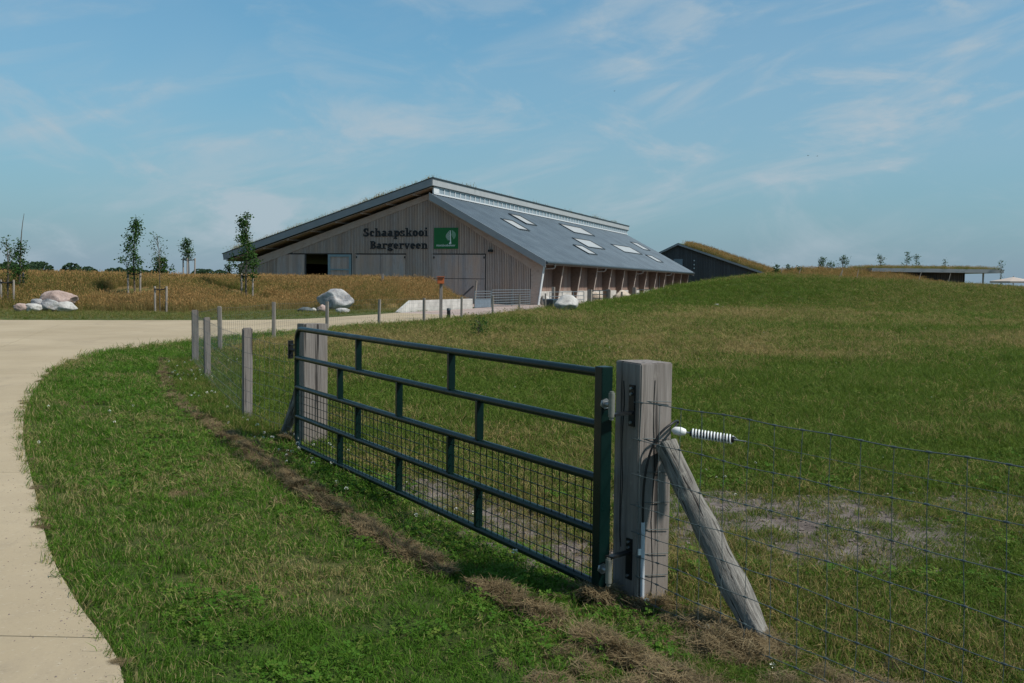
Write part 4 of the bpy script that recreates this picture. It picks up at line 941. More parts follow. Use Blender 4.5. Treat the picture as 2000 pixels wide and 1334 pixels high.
for si, (a, c) in enumerate(zip(path, path[1:])):
    L = math.hypot(c[0] - a[0], c[1] - a[1]); u = Vector(((c[0] - a[0]) / L, (c[1] - a[1]) / L, 0)); n_ = Vector((u.y, -u.x, 0)) * (-.055); q = MB()
    rad = .0019 if si < 5 else .0022; k = 8
    for i, z in enumerate([.97, .80, .64, .50, .37, .25, .14, .04]):
        q.tube([Vector((a[0], a[1], 0)) + u * (L * j / k) + n_ + Vector((0, 0, z + .006 * math.sin(j * 1.3 + i) - .02 * math.sin(math.pi * j / k) * (z / 1.0))) for j in range(k + 1)], rad, 4, False)
    m_ = int(L / .15)
    for j in range(m_):
        p = Vector((a[0], a[1], 0)) + u * (.15 * j + .07) + n_; q.tube([p + Vector((0, 0, .97)), p + u * .01 + Vector((0, 0, .5)), p + Vector((0, 0, .04))], rad * .8, 4, False)
    q.build('wire_netting', 'wire_zinc', FB)

# ------------------------------------------------------------------ posts, boxes, walls and gates by the yard
def simple_post(x, y, z0, h, w_, name, mat, label, cat, rot=.3, group=None): return square_post(name, x, y, w_, h, rot, mat, label, cat, group, chamfer=.01)
ip = thing('information_post', (-2.97, 41.63, 0), .1, 'orange box on a tall wooden post beside the yard', 'post')
q = MB(); q.box((0, 0, .70), (.13, .13, 1.9)); q.build('post', 'post_wood', ip, local=True, bevel=.01)
q = MB(); q.box((-.02, -.10, 1.64), (.28, .16, .27)); bx = q.build('box', 'orange_box', ip, local=True, bevel=.015); q = MB(); q.box((-.02, -.12, 1.80), (.33, .24, .025)); q.build('lid', 'orange_box', bx, local=True)
ml = thing('letter_box', (-7.52, 58.45, hgt(-7.52, 58.45)), .0, 'silver letter box on a tall wooden post by the white wall', 'letter box')
dz = -hgt(-7.52, 58.45); q = MB(); q.box((-.05, 0, .9 + dz * .5), (.13, .13, 2.2 + dz)); q.build('post', 'post_wood', ml, local=True, bevel=.01)
q = MB(); q.prism([(.05, -.2, .42 + dz), (.46, -.2, .42 + dz), (.46, -.2, .90 + dz), (.40, -.2, 1.02 + dz), (.255, -.2, 1.08 + dz), (.11, -.2, 1.02 + dz), (.05, -.2, .90 + dz)], (0, .34, 0)); bx = q.build('box', 'box_steel', ml, local=True, bevel=.01)
q = MB(); q.box((.255, -.21, .78 + dz), (.26, .02, .04)); q.build('slot', 'black_steel', bx, local=True)
bo = thing('bollard', (-2.55, 40.13, 0), 0, 'short black bollard at the road edge beside the orange box post', 'bollard')
q = MB(); q.tube([(0, 0, -.1), (0, 0, .44)], .075, 12); q.build('column', 'rubber_black', bo, local=True); q = MB(); q.tube([(0, 0, .44), (0, 0, .52), (0, 0, .54)], [.08, .08, .05], 12); q.build('cap', 'dark_trim', bo, local=True)
# white retaining wall of the berm
wa = np.array([-5.72, 50.3]); wb_ = np.array([-2.35, 59.75]); wu = (wb_ - wa) / np.linalg.norm(wb_ - wa); wl = np.linalg.norm(wb_ - wa)
rw = thing('retaining_wall', (wa[0], wa[1], 0), math.atan2(wu[1], wu[0]), 'low white concrete retaining wall holding back the brown grass berm', 'wall')
q = MB(); q.prism([(0, 0, -.05), (3.05, 0, -.05), (3.05, 0, .60), (1.5, 0, .60), (0, 0, .06)], (0, .16, 0)); q.build('panel', 'white_concrete', rw, local=True)
x = 3.07
while x < wl - .2:
    e = min(x + 2.3, wl); q = MB(); q.box(((x + e) / 2, .08, .275), (e - x - .015, .16, .65)); q.build('panel', 'white_concrete', rw, local=True); x = e
# galvanised yard gates
def bar_gate(name, a, c, z0, z1, nb, label, mat='galv_gate', panel=0., stiles=2, rad=.022):
    L = math.hypot(c[0] - a[0], c[1] - a[1]); g = thing(name, (a[0], a[1], hgt(*a)), math.atan2(c[1] - a[1], c[0] - a[0]), label, 'gate')
    q = MB()
    for i in range(stiles): q.tube([(L * i / (stiles - 1), 0, 0.0), (L * i / (stiles - 1), 0, z1)], rad * 1.25, 8)
    q.build('frame', mat, g, local=True); lo = z0 + panel
    for i in range(nb):
        z = lo + (z1 - .02 - lo) * i / (nb - 1); q = MB(); q.tube([(0, 0, z), (L, 0, z)], rad, 8); q.build('rail', mat, g, local=True)
    if panel: q = MB(); q.box((L / 2, 0, z0 + panel / 2), (L - .04, .02, panel)); q.build('sheet', 'feed_trough', g, local=True)
    return g
bar_gate('hurdle_gate', (-2.28, 60.4), (-1.36, 62.5), .04, 1.05, 4, 'short galvanised hurdle with grey sheeted bottom at the end of the white wall', panel=.52, stiles=2)
bar_gate('bar_gate', (-1.30, 62.7), (1.22, 69.9), .12, 1.12, 7, 'galvanised seven-bar gate across the yard beside the barn corner', stiles=3)
def yl(x, y): p = barn(x, y); return (p[0], p[1])
bar_gate('pen_hurdle', yl(3.1, -6.4), yl(3.1, 1.6), .15, 1.02, 4, 'long galvanised rail hurdle behind the pale boulder', stiles=4)
gg = bar_gate('pen_gate', yl(3.25, 3.2), yl(3.25, 7.6), .18, 1.08, 4, 'dark green barred gate between two posts beside the barn plinth', mat='green_paint', stiles=3, rad=.028)
bar_gate('pen_gate', yl(3.25, 17.6), yl(3.25, 23.6), .2, 1.1, 4, 'dark green barred gate further along the barn side', mat='green_paint', stiles=4, rad=.03)
for k, (x, y, h, lb) in enumerate([(3.25, 2.6, 1.15, 'thick grey post at the near end of the green pen gate'), (3.25, 8.1, 1.15, 'thick grey post at the far end of the green pen gate'), (3.25, 16.9, 1.3, 'thick grey post before the second green pen gate'),
                                   (2.0, -2.2, 1.32, 'tall grey post standing behind the pale boulder'), (3.3, 24.2, 1.15, 'thick grey post after the second green pen gate'), (3.3, 12.2, .95, 'thin grey post between the two green pen gates')]):
    p = yl(x, y); simple_post(p[0], p[1], 0, h, .30 if 'thick' in lb else .2 if 'tall' in lb else .14, 'pen_post', 'stake_wood', lb, 'post', ROTB, 'posts along the barn pen')
# door prop by the gable
p = barn(-4.6, -1.3); dp = thing('wooden_prop', (p[0], p[1], 0), ROTB, 'grey wooden post with dark slanting strut in front of the barn door', 'post')
q = MB(); q.box((.5, 0, .85), (.13, .13, 1.7), Matrix.Rotation(.08, 3, 'Y')); q.build('post', 'stake_wood', dp, local=True)
q = MB(); q.box((-.05, 0, .95), (.10, .10, 1.05), Matrix.Rotation(.85, 3, 'Y')); q.build('strut', 'dark_boards', dp, local=True)
# dark water trough behind the boulder
p = gnd(1075, 604); tr = thing('water_trough', (p[0], p[1], 0), ROTB, 'dark blue-grey water trough beside the pale boulder', 'trough')
q = MB(); q.hexa([(-.26, -.4, 0), (.26, -.4, 0), (.26, .4, 0), (-.26, .4, 0)], [(-.32, -.5, .58), (.32, -.5, .58), (.32, .5, .58), (-.32, .5, .58)]); q.build('basin', 'dark_trim', tr, local=True, bevel=.03)
q = MB(); q.box((0, -.48, .60), (.68, .05, .05)); q.box((0, .48, .60), (.68, .05, .05)); q.build('rim', 'feed_trough', tr, local=True)

# ------------------------------------------------------------------ boulders
def bl(px, py, dims, seed, mat, label, group=None, rot=0., dx=0, dy=0, dz=0., **k):
    g = hit(px, py); x, y = g[0] + dx, g[1] + dims[1] * .35 + dy
    return boulder('boulder', (x, y, hgt(x, y) + dz), dims, seed, mat, rot, label=label, cat='boulder', group=group, **k)
bl(652, 607, (2.0, 1.5, 1.22), 4, 'stone_grey', 'big rounded grey boulder on the grass beside the road to the barn', cut=5, rough=.12, lip=.16)
bl(629, 610, (.62, .5, .46), 9, 'stone_pink', 'small pinkish stone leaning on the big grey boulder', cut=5, dy=-.1)
bl(668, 611, (.75, .4, .30), 12, 'stone_white', 'flat pale stone at the foot of the big grey boulder', cut=5)
bl(612, 608, (.34, .3, .24), 15, 'stone_white', 'small white stone between the dark slab and pink stone', cut=5)
bl(595, 609, (.85, .5, .30), 17, 'stone_dark', 'dark slate-like slab lying beside the big grey boulder', cut=8, rough=.05)
bl(1106, 612, (1.38, 1.2, 1.04), 21, 'stone_white', 'pale angular boulder standing in the pasture in front of the barn corner', cut=16, rough=.07, lip=.30, rot=.5)
bl(1065, 597, (.75, .7, .78), 25, 'stone_white', 'whitish boulder beside the barn corner leg', cut=4, dy=1.5)
p = barn(2.1, 8.6); boulder('boulder', (p[0], p[1], 0), (1.1, 1.0, 1.0), 27, 'stone_tan', .3, label='tan boulder behind the bars of the green pen gate', cat='boulder')
p = barn(3.0, 13.4); boulder('boulder', (p[0], p[1], 0), (1.9, 1.4, 1.15), 31, 'stone_tan', .8, label='tan boulder showing above the grass by the barn plinth', cat='boulder')
for px, py, dm, sd_, mt, lb in [(98, 607, (1.85, .95, .84), 41, 'stone_pink', 'long pink boulder on top of the stone heap'), (55, 596, (.66, .5, .44), 43, 'stone_grey', 'grey rounded stone upper left in the stone heap'),
                                (59, 608, (1.0, .65, .44), 45, 'stone_white', 'pale speckled stone low at the left of the heap'), (92, 607, (.95, .7, .66), 47, 'stone_grey', 'grey pointed stone in the middle of the heap'),
                                (124, 609, (1.15, .7, .54), 49, 'stone_white', 'white low stone at the right foot of the heap'), (36, 607, (.6, .5, .45), 51, 'stone_pink', 'small pinkish stone at the left end of the heap')]:
    g = gnd(px, 609); up_ = {'long': .18, 'grey rounded': .20}.get('long' if lb.startswith('long') else 'grey rounded' if lb.startswith('grey r') else '', 0); yy = g[1] + (.9 if up_ else .2)
    boulder('boulder', (g[0], yy, hgt(g[0], yy) + up_), dm, sd_, mt, .1, rough=.16, cut=9, label=lb, cat='boulder', group='stones heaped beside the road')
for px, py, s, lb in [(1401, 598, .36, 'larger white stone lying in the green foot of the mound'), (1413, 600, .20, 'smaller white stone lying in the green foot of the mound')]: bl(px, py, (s, s * .8, s * .6), 60 + int(s * 100), 'stone_white', lb, sub=3)

# ------------------------------------------------------------------ young trees with stakes
def tree(name, base, h, crown, nleaf, ls, seed, label, cat='tree', group=None, lean=0., leader=0., clear=.3, trunk=.04, mat='tree_leaf'):
    """crown: list of (fraction of height, radius)"""
    rg = random.Random(seed); T = thing(name, base, 0, label, cat, group); q = MB(); k = 9; P = []
    for i in range(k + 1):
        s = i / k; P.append(Vector((lean * h * s ** 1.6 + .03 * h * math.sin(s * 5 + seed) * .35, .02 * math.sin(s * 4 + seed * 2), h * s - (.1 if i == 0 else 0))))
    q.tube(P, [trunk * (1 - .88 * i / k) + .004 for i in range(k + 1)], 7)
    def tp(s): i = min(k - 1, int(s * k)); return P[i].lerp(P[i + 1], s * k - i)
    cl_ = []; fr = [c[0] for c in crown]; rd = [c[1] for c in crown]; nb = 26
    for j in range(nb):
        s = fr[0] + (fr[-1] - fr[0]) * (j + rg.random()) / nb; R_ = float(np.interp(s, fr, rd)) * rg.uniform(.45, 1.12); a = rg.uniform(0, 6.283)
        o = tp(max(.05, s - .06)); e = tp(s) + Vector((math.cos(a) * R_, math.sin(a) * R_, R_ * rg.uniform(.25, .9))); m_ = o.lerp(e, .5) + Vector((0, 0, -.06 * R_))
        q.tube([o, m_, e], [.012, .008, .003], 4, False); cl_ += [(o.lerp(e, rg.uniform(.45, 1.0)), R_) for _ in range(3)] + [(e, R_)]
    q.build('trunk', 'bark', T, local=True)
    q = MB()
    for i in range(nleaf):
        c, R_ = rg.choice(cl_); sp = .20 * max(.5, R_) ** .6; p = c + Vector((rg.gauss(0, sp), rg.gauss(0, sp), rg.gauss(0, sp * .8)))
        u = Vector((rg.gauss(0, 1), rg.gauss(0, 1), rg.gauss(0, .6))).normalized(); w_ = u.orthogonal().normalized(); w_ = (w_ * math.cos(i) + u.cross(w_) * math.sin(i)); L = ls * rg.uniform(.6, 1.25); n_ = u.cross(w_) * L * .12
        q.add([p - u * L * .5, p + w_ * L * .32 + n_, p + u * L * .55, p - w_ * L * .32 + n_], [(0, 1, 2), (0, 2, 3)], 0, rg.uniform(.02, .98))
    q.build('crown', mat, T, local=True); return T
def stakes(base, offs, h, tie, label, dark=False):
    for i, (dx, dy) in enumerate(offs):
        x, y = base[0] + dx, base[1] + dy; z = hgt(x, y)
        q = MB(); q.tube([(0, 0, -.25), (0, 0, h - .03), (0, 0, h)], [.05, .05, .035], 9); o = q.build('tree_stake', 'stake_wood', None, (x, y, z), local=True); o.rotation_euler = (0, .01 * (i - .5), 0)
        tag(o, label + ('' if len(offs) == 1 else (', further from the barn', ', nearer the barn')[i] if len(offs) == 2 else (', furthest from barn', ', middle one', ', nearest the barn')[i]), 'stake', 'stakes of the young trees')
        if i + 1 < len(offs) or tie == 1:
            q = MB(); d = Vector((base[0] - x, base[1] - y, 0)); zz = h - .12; d2 = d + Vector((0, 0, hgt(base[0], base[1]) - z))
            q.tube([Vector((0, -.055, zz)), d * .5 + Vector((0, -.06, zz - .03)), Vector((d.x, d.y - .05, zz - .05))], .028, 6)
            if tie == 2: e = Vector((base[0] + offs[1][0] - x, base[1] + offs[1][1] - y, 0)); q.tube([Vector((d.x, d.y - .05, zz - .05)), Vector((e.x, e.y - .055, zz))], .028, 6)
            q.build('strap', 'tie_black', o, local=True)
def tb(k): x, y = TREES[k][:2]; return (x, y, hgt(x, y))
def pxm(k, px): return px * TREES[k][1] / FPX
def crown_for(k, h, spec): return spec
b = tb('a'); tree('young_tree', b, pxm('a', 130), [(.42, .35), (.7, .5), (.98, .15)], 330, .10, 11, 'sparse young tree at the stone heap between two stakes', group='young trees on the berm', lean=-.02, trunk=.045)
stakes(b, [(-.30, -.1), (.30, -.1)], pxm('a', 50), 2, 'round stake holding the sparse tree beside the stone heap')
b = tb('b'); tree('young_tree', b, pxm('b', 152), [(.12, .26), (.35, .42), (.52, .30), (.62, .14)], 1000, .11, 13, 'young tree with bushy low crown and long bare leading shoot', group='young trees on the berm', lean=.10, trunk=.05)
stakes(b, [(.16, .2)], pxm('b', 36), 1, 'single stake behind the tree with the bare leading shoot')
b = tb('c'); tree('young_tree', b, pxm('c', 146), [(.24, .25), (.4, .62), (.55, .45), (.65, .60), (.78, .5), (.92, .1), (1., .03)], 1300, .12, 15, 'columnar young tree in a mown ring on the berm', group='young trees on the berm', lean=.01, trunk=.05)
stakes(b, [(-.30, -.05), (.30, -.05)], pxm('c', 46), 2, 'round stake holding the columnar tree in its mown ring')
b = tb('d'); tree('young_tree', b, pxm('d', 150), [(.52, .3), (.66, .42), (.8, .4), (1., .12)], 190, .09, 17, 'thin sparse sapling between two short stakes at the road edge', group='young trees on the berm', lean=-.04, trunk=.022)
stakes(b, [(-.26, 0), (.27, 0)], pxm('d', 50), 2, 'round stake holding the thin sapling at the road edge')
b = tb('e'); tree('young_tree', b, at(368, 468, b[1])[2] - b[2], [(.55, .25), (.66, .50), (.82, .42), (1., .08)], 850, .12, 19, 'young tree held by three stakes on top of the berm', group='young trees on the berm', trunk=.05)
stakes(b, [(-.35, 0), (.0, -.25), (.40, .1)], at(368, 504, b[1])[2] - b[2], 1, 'stake of the three-staked tree on top of the berm')
b = tb('f'); tree('young_tree', b, pxm('f', 158), [(.22, .45), (.33, 1.05), (.48, .75), (.60, .36), (.68, .62), (.76, .26), (.88, .42), (1., .22)], 2000, .13, 23, 'leafy young tree in front of the low barn eave', group='young trees on the berm', trunk=.06, lean=-.005)
stakes(b, [(-.27, 0), (.33, -.05)], pxm('f', 46), 2, 'round stake holding the leafy tree in front of the barn eave')
def bush(px, pyt, pyb, Y, wpx, seed, label, n=700, ls=.16, mat='tree_leaf', group=None):
    x = at(px, pyb, Y)[0]; z = hgt(x, Y); top = at(px, pyt, Y)[2]; rr = wpx * Y / FPX / 2; h = top - z
    return tree('bush', (x, Y, z), h, [(.22, rr * .8), (.5, rr * 1.05), (.8, rr * .85), (1., rr * .3)], n, ls, seed, label, 'bush', group, trunk=.05, mat=mat)
bush(315, 505, 530, 92, 42, 31, 'round dark bush behind the berm beside the sapling', 1600, .2, group='bushes on the horizon')
bush(447, 517, 530, 120, 20, 33, 'small dark bush seen under the barn roof tip', 500, .22, 'far_leaf', group='bushes on the horizon')
for i, (px, pt, w_, Y, n, lb) in enumerate([(1605, 505, 20, 122, 330, 'rounded bush left on the brown ridge'), (1622, 513, 14, 121, 160, 'small low bush beside the rounded bush on the brown ridge'), (1645, 502, 26, 122, 330, 'open spreading bush at the middle of the brown ridge'),
                                        (1720, 500, 18, 121, 190, 'upright bush between the ridge and the low building'), (1770, 492, 20, 122, 210, 'taller of two saplings on the low building roof'), (1789, 496, 18, 122, 190, 'shorter of two saplings on the low building roof'),
                                        (1846, 506, 14, 122, 120, 'small sapling alone on the low building roof'), (1955, 507, 12, 118, 120, 'thin sapling at the roof corner of the low building'), (1540, 517, 12, 118, 120, 'low bush at the end of the outbuilding roof'), (1516, 518, 16, 116, 220, 'leafy low shrub beside the outbuilding roof end'), (1561, 522, 10, 117, 90, 'tiny shrub on the left end of the brown ridge')]):
    bush(px, pt, 535, Y, w_, 50 + i, lb, n, .17, group='bushes on the right ridge')
for i, (px, py, h, tl, lb) in enumerate([(1522, 534, .9, .3, 'first'), (1557, 535, .95, .35, 'second'), (1636, 538, 1.1, .42, 'third'), (1642, 538, 1.1, .15, 'fourth'), (1672, 540, .9, .2, 'fifth'), (1792, 544, 1., .3, 'sixth'), (1850, 547, 1., .25, 'seventh')]):
    x = at(px, py, 100)[0]; q = MB(); z = hgt(x, 100.0); tp_ = at(px, py - 14, 100)[2] - z; q.tube([(0, 0, -.1), (0, 0, max(.8, tp_) * .97), (0, 0, max(.8, tp_))], [.035, .03, .02], 7); o = q.build('ridge_stake', 'stake_wood', None, (x, 100.0, z), local=True); o.rotation_euler = (0, tl * .9, 0)
    tag(o, lb + ' pale leaning stake along the ridge, counted from the outbuilding', 'stake', 'stakes along the ridge')
# small weed in the pasture
wd = hit(935, 662); tree('pasture_weed', (wd[0], wd[1], wd[2]), .50, [(.1, .10), (.5, .14), (.9, .16), (1., .05)], 260, .06, 71, 'bushy dark green weed standing alone in the pasture', 'plant', None, trunk=.012)
# far woodland on the left horizon
def woodland(name, spec, seed, label):
    rg = random.Random(seed); q = MB()
    for px0, px1, pt, Y in spec:
        x0, x1 = at(px0, 530, Y)[0], at(px1, 530, Y)[0]; x = x0
        while x < x1:
            hh = at((px0 + px1) / 2, pt, Y)[2] * rg.uniform(.85, 1.12); rr = hh * rg.uniform(.4, .65); y = Y + rg.uniform(-12, 12)
            q.tube([(x, y, -.2), (x, y, hh * .6)], [.3, .15], 5, False, 1)
            for i in range(int(420 * (1 if rr > 2 else .6))):
                a, t = rg.uniform(0, 6.283), rg.uniform(-.75, 1); k = math.sqrt(max(0, 1 - t * t)) * rr * rg.uniform(.75, 1.05); p = Vector((x + math.cos(a) * k, y + math.sin(a) * k, hh * (.5 + .5 * t))); s = rg.uniform(.35, .8)
                u = Vector((rg.gauss(0, 1), rg.gauss(0, 1), rg.gauss(0, 1))).normalized(); w_ = u.orthogonal(); q.add([p - u * s, p + w_ * s * .7, p + u * s, p - w_ * s * .7], [(0, 1, 2, 3)], 0, rg.uniform(.02, .98))
            x += rr * rg.uniform(.6, 1.1)
    o = q.build(name, ['far_leaf', 'bark'], None); return tag(o, label, 'woodland', None, 'stuff')
woodland('far_woodland', [(-160, 140, 513, 420), (138, 252, 524, 620), (245, 300, 527, 760), (380, 440, 527, 700)], 5, 'dark line of distant trees beyond the brown berm')
# birds far up
def bird(px, py, Y, s, label, bank):
    p = at(px, py, Y); q = MB(); q.tube([(-.16 * s, 0, 0), (-.05 * s, 0, 0), (.08 * s, 0, .01), (.2 * s, 0, 0)], [.01, .05 * s, .045 * s, .008], 7)
    for sd_ in (-1, 1): q.add([(.06 * s, 0, .02), (-.05 * s, 0, .02), (-.04 * s, sd_ * .2 * s, .10 * s), (-.08 * s, sd_ * .48 * s, .05 * s), (.03 * s, sd_ * .22 * s, .11 * s)], [(0, 1, 2, 4), (4, 2, 3)])
    o = q.build('bird', 'bird_dark', None, p, local=True); o.rotation_euler = (bank, 0, .6); tag(o, label, 'bird')
bird(1578, 304, 160, .9, 'dark bird flying ahead in the pair over the ridge', .2); bird(1596, 305, 165, .8, 'dark bird flying behind in the pair over the ridge', -.1); bird(1200, 178, 190, .8, 'single tiny dark bird high above the barn', .1)

# ------------------------------------------------------------------ grass, clover, hay
def frustum_pts(n, y0, y1, half=.66, pw=0.0, extra=.6):
    """n points with density ~ Y**(-pw) per unit area over the wedge the camera sees (plus a margin)"""
    k = 2.0 - pw; u = RNG.random(n)
    Y = (y0 ** k + u * (y1 ** k - y0 ** k)) ** (1 / k) if abs(k) > 1e-6 else y0 * (y1 / y0) ** u
    X = RNG.uniform(-1, 1, n) * (half * Y + extra); return X, Y
roadm = lambda X, Y: inpoly(X, Y, ROAD) | inpoly(X, Y, YARD)
src_lawn = source_set('lawn_tufts', [tuft(i, 50, .080, .018, .055, .0035, 1.35) for i in range(6)], 'lawn_blade')
src_clov = source_set('clover_tufts', [clover(100 + i, 26, .09, .040) for i in range(4)], 'clover_leaf')
src_past = source_set('pasture_tufts', [tuft(10 + i, 52, .10, .018, .070, .0040, 1.3) for i in range(6)], 'rough_blade')
src_rough = source_set('rough_tufts', [tuft(60 + i, 34, .07, .07, .22, .0040, 1.0, seed_head=.04) for i in range(5)], ['rough_blade', 'meadow_blade'])
def P3(X, Y, dz=-.006): return np.stack([X, Y, Hgt(X, Y) + dz], 1)
# mown verge and the left side
X, Y = frustum_pts(46000, 2.0, 36, .66, 1.25, .8)
fld = inpoly(X, Y, FIELD); k = ~fld & ~roadm(X, Y) & (linedist(X, Y, ROAD_R) > .0); X, Y = X[k], Y[k]
sc = np.clip((Y / 4.6) ** .5, .85, 2.4); dd = dry_amt(X, Y); ed = sstep(.55, .0, linedist(X, Y, ROAD_R)) * (Y < 30)
hd = linedist(X, Y, HAY)
S = np.stack([sc, sc, np.clip(sc, .8, 1.5) * RNG.uniform(.7, 1.2, len(X)) * (1 + .5 * ed)], 1)
scatter('verge_grass', P3(X, Y), src_lawn, 6, S, np.clip(dd + .22 * ed + RNG.normal(0, .05, len(X)), .02, .97), .34, None, 'short mown green grass on the verge beside the road', 'grass')
# clover in the verge
X, Y = frustum_pts(9500, 2.2, 20, .66, 1.1, .6); k = ~inpoly(X, Y, FIELD) & ~roadm(X, Y) & (fbm(X, Y, .75, 41) + .25 * (fbm(X, Y, .2, 43) - .5) > .52) & (linedist(X, Y, ROAD_R) > .35); X, Y = X[k], Y[k]
scatter('verge_clover', P3(X, Y, 0), src_clov, 4, RNG.uniform(.8, 1.5, len(X)) * np.clip((Y / 5) ** .3, .9, 1.6), RNG.uniform(.05, .6, len(X)), .15, None, 'dark green clover patches growing in the mown verge', 'clover')
# uncut strip under the fence and gate
def strip_mask(X, Y):
    bd = linedist(X, Y, BOUND[1:6]); inside = inpoly(X, Y, BOUND[:6] + HAY[:])
    gate_zone = segdist(X, Y, tuple(GATE_H), tuple(GATE_L)) < .16
    return bd, inside, gate_zone
X, Y = frustum_pts(64000, 2.2, 20, .6, 1.0, .6)
HAYP = HAY[::-1]; lo_side = np.interp(Y, [p[1] for p in HAYP], [p[0] for p in HAYP]); fpts = sorted([(p[1], p[0]) for p in BOUND[:6]]); fx2 = np.interp(Y, [p[0] for p in fpts], [p[1] for p in fpts])
k = (X > lo_side + .12) & (X < fx2 + .16) & (Y < 19.5) & ~roadm(X, Y); X, Y = X[k], Y[k]; fx2 = fx2[k]
g_ = (segdist(X, Y, tuple(GATE_H), tuple(GATE_L)) < .22) & (X > np.interp(Y, [p[0] for p in fpts], [p[1] for p in fpts]) - .2)
gdist = segdist(X, Y, tuple(GATE_H), tuple(GATE_L)); tall = (.50 + .6 * fbm(X, Y, .7, 51)) * (.36 + .64 * sstep(.35, 1.1, gdist)) * np.where(Y < 6.2, .55, 1.0); tall = np.where(g_, tall * .8, tall)
scatter('uncut_grass', P3(X, Y), src_rough, 5, tall * RNG.uniform(.6, 1.15, len(X)), np.clip(.16 + .5 * (fbm(X, Y, .9, 52) - .4) + RNG.normal(0, .05, len(X)), .02, .8), .22, None, 'uncut green grass strip under the gate and fence', 'grass')
K = RNG.random(len(X)) < .12; Xc, Yc = X[K], Y[K]; kk = fbm(Xc, Yc, .6, 53) > .48; Xc, Yc = Xc[kk], Yc[kk]
scatter('fence_clover', P3(Xc, Yc, .0), src_clov, 4, RNG.uniform(.7, 1.15, len(Xc)) * np.where(Yc > 7, 1.4, 1.), RNG.uniform(.05, .5, len(Xc)), .2, None, 'tall clover leaves in the uncut strip along the fence', 'clover')
# pasture
X, Y = frustum_pts(150000, 2.6, 92, .64, 1.42, .8)
k = inpoly(X, Y, FIELD) & ~roadm(X, Y); X, Y = X[k], Y[k]; so = soil_amt(X, Y); keep = RNG.random(len(X)) > np.clip((so - .25) * 1.5, 0, .76); X, Y = X[keep], Y[keep]
sc = np.clip((Y / 5) ** .62, .8, 5.0); dd = dry_amt(X, Y); clump = fbm(X, Y, 1.1, 61, 2)
sk = np.clip((soil_amt(X, Y) - .25) * 2, 0, .6); sc = sc * (1 - .5 * sk); zz = np.clip(sc, .8, 1.5) * (.55 + 1.0 * clump) * RNG.uniform(.7, 1.25, len(X)) * (1 + .5 * sstep(60, 75, Y))
scatter('pasture_grass', P3(X, Y), src_past, 6, np.stack([sc, sc, zz], 1), np.clip(dd + RNG.normal(0, .09, len(X)), .03, .97), .34, None, 'grazed pasture grass, green with dry brown patches', 'grass')
# taller leftover clumps in the pasture
X, Y = frustum_pts(42000, 4, 64, .62, 1.25, .6); k = inpoly(X, Y, FIELD) & ~roadm(X, Y) & (fbm(X, Y, 1.5, 65, 3) > .61) & (soil_amt(X, Y) < .3) & (linedist(X, Y, BOUND) > .3); X, Y = X[k], Y[k]
scatter('pasture_clumps', P3(X, Y), src_rough, 5, np.clip((Y / 6) ** .45, .6, 2.2) * RNG.uniform(.35, .85, len(X)), np.clip(np.where(fbm(X, Y, 4.0, 66) > .52, .72, .10) + RNG.normal(0, .1, len(X)), .03, .95), .25, None, 'taller ungrazed grass clumps scattered in the pasture', 'grass')
# clover near the right fence
X, Y = frustum_pts(9000, 3.2, 14, .62, 1.0, .6); k = inpoly(X, Y, FIELD) & (fbm(X, Y, 1.0, 67) > .53) & (soil_amt(X, Y) < .4); X, Y = X[k], Y[k]
scatter('pasture_clover', P3(X, Y, 0), src_clov, 4, RNG.uniform(.8, 1.5, len(X)), RNG.uniform(.1, .7, len(X)), .2, None, 'low clover growing between the pasture grass', 'clover')
# long brown grass on the berms
n = 26000; X = RNG.uniform(-46, -2, n); Y = RNG.uniform(42.5, 80, n); k = (long_amt(X, Y) > RNG.random(n) * .9 + .05); X, Y = X[k], Y[k]
pt = fbm(X, Y, 3.0, 71, 3); hgt_ = .62 + .45 * pt
ring = np.ones(len(X))
for (a, c, r_) in TREE_RINGS: ring = np.minimum(ring, sstep(.9, 1.7, np.hypot((X - a) / (r_ * 1.7), (Y - c) / r_)))
scatter('meadow_grass', P3(X, Y), src_mead, 5, hgt_ * RNG.uniform(.75, 1.2, len(X)) * (.55 + .45 * ring), np.clip(.78 + .7 * (pt - .5) - .25 * (fbm(X, Y, 6, 72) < .42) + RNG.normal(0, .06, len(X)), .2, .98), .12, None, 'tall rusty brown meadow grass covering the berm in front of the barn', 'grass')
n = 9000; X = RNG.uniform(18, 66, n); Y = RNG.uniform(104, 132, n); hz = Hgt(X, Y); k = (hz > 1.5) & (long_amt(X, Y) > .2); X, Y = X[k], Y[k]
scatter('ridge_grass', P3(X, Y), src_mead, 5, RNG.uniform(.8, 1.5, len(X)), RNG.uniform(.5, .98, len(X)), .12, None, 'brown meadow grass on the ridge beside the low building', 'grass')
n = 5200; X = RNG.uniform(5, 62, n); Y = RNG.uniform(82, 94, n); k = (X - BP[0]) * BX[0] + (Y - BP[1]) * BX[1] > 11; X, Y = X[k], Y[k]
scatter('crest_grass', P3(X, Y), src_mead, 5, RNG.uniform(.25, .6, len(X)), np.clip(RNG.normal(.62, .15, len(X)), .2, .98), .12, None, 'thin brownish grass along the crest of the green mound', 'grass')
# far-side roadside strip between road and berm
X, Y = RNG.uniform(-44, -2, 16000), RNG.uniform(33, 54, 16000); k = ~roadm(X, Y) & ~inpoly(X, Y, FIELD) & (Hgt(X, Y) < .35); X, Y = X[k], Y[k]
scatter('road_edge_grass', P3(X, Y), src_rough, 5, RNG.uniform(.5, 1.0, len(X)) * np.where(linedist(X, Y, ROAD_F) < 1.6, .45, 1.), np.clip(np.where(linedist(X, Y, ROAD_F) < 1.8, .15, .45) + RNG.normal(0, .1, len(X)), .05, .9), .15, None, 'green grass edge between the concrete road and the berm', 'grass')
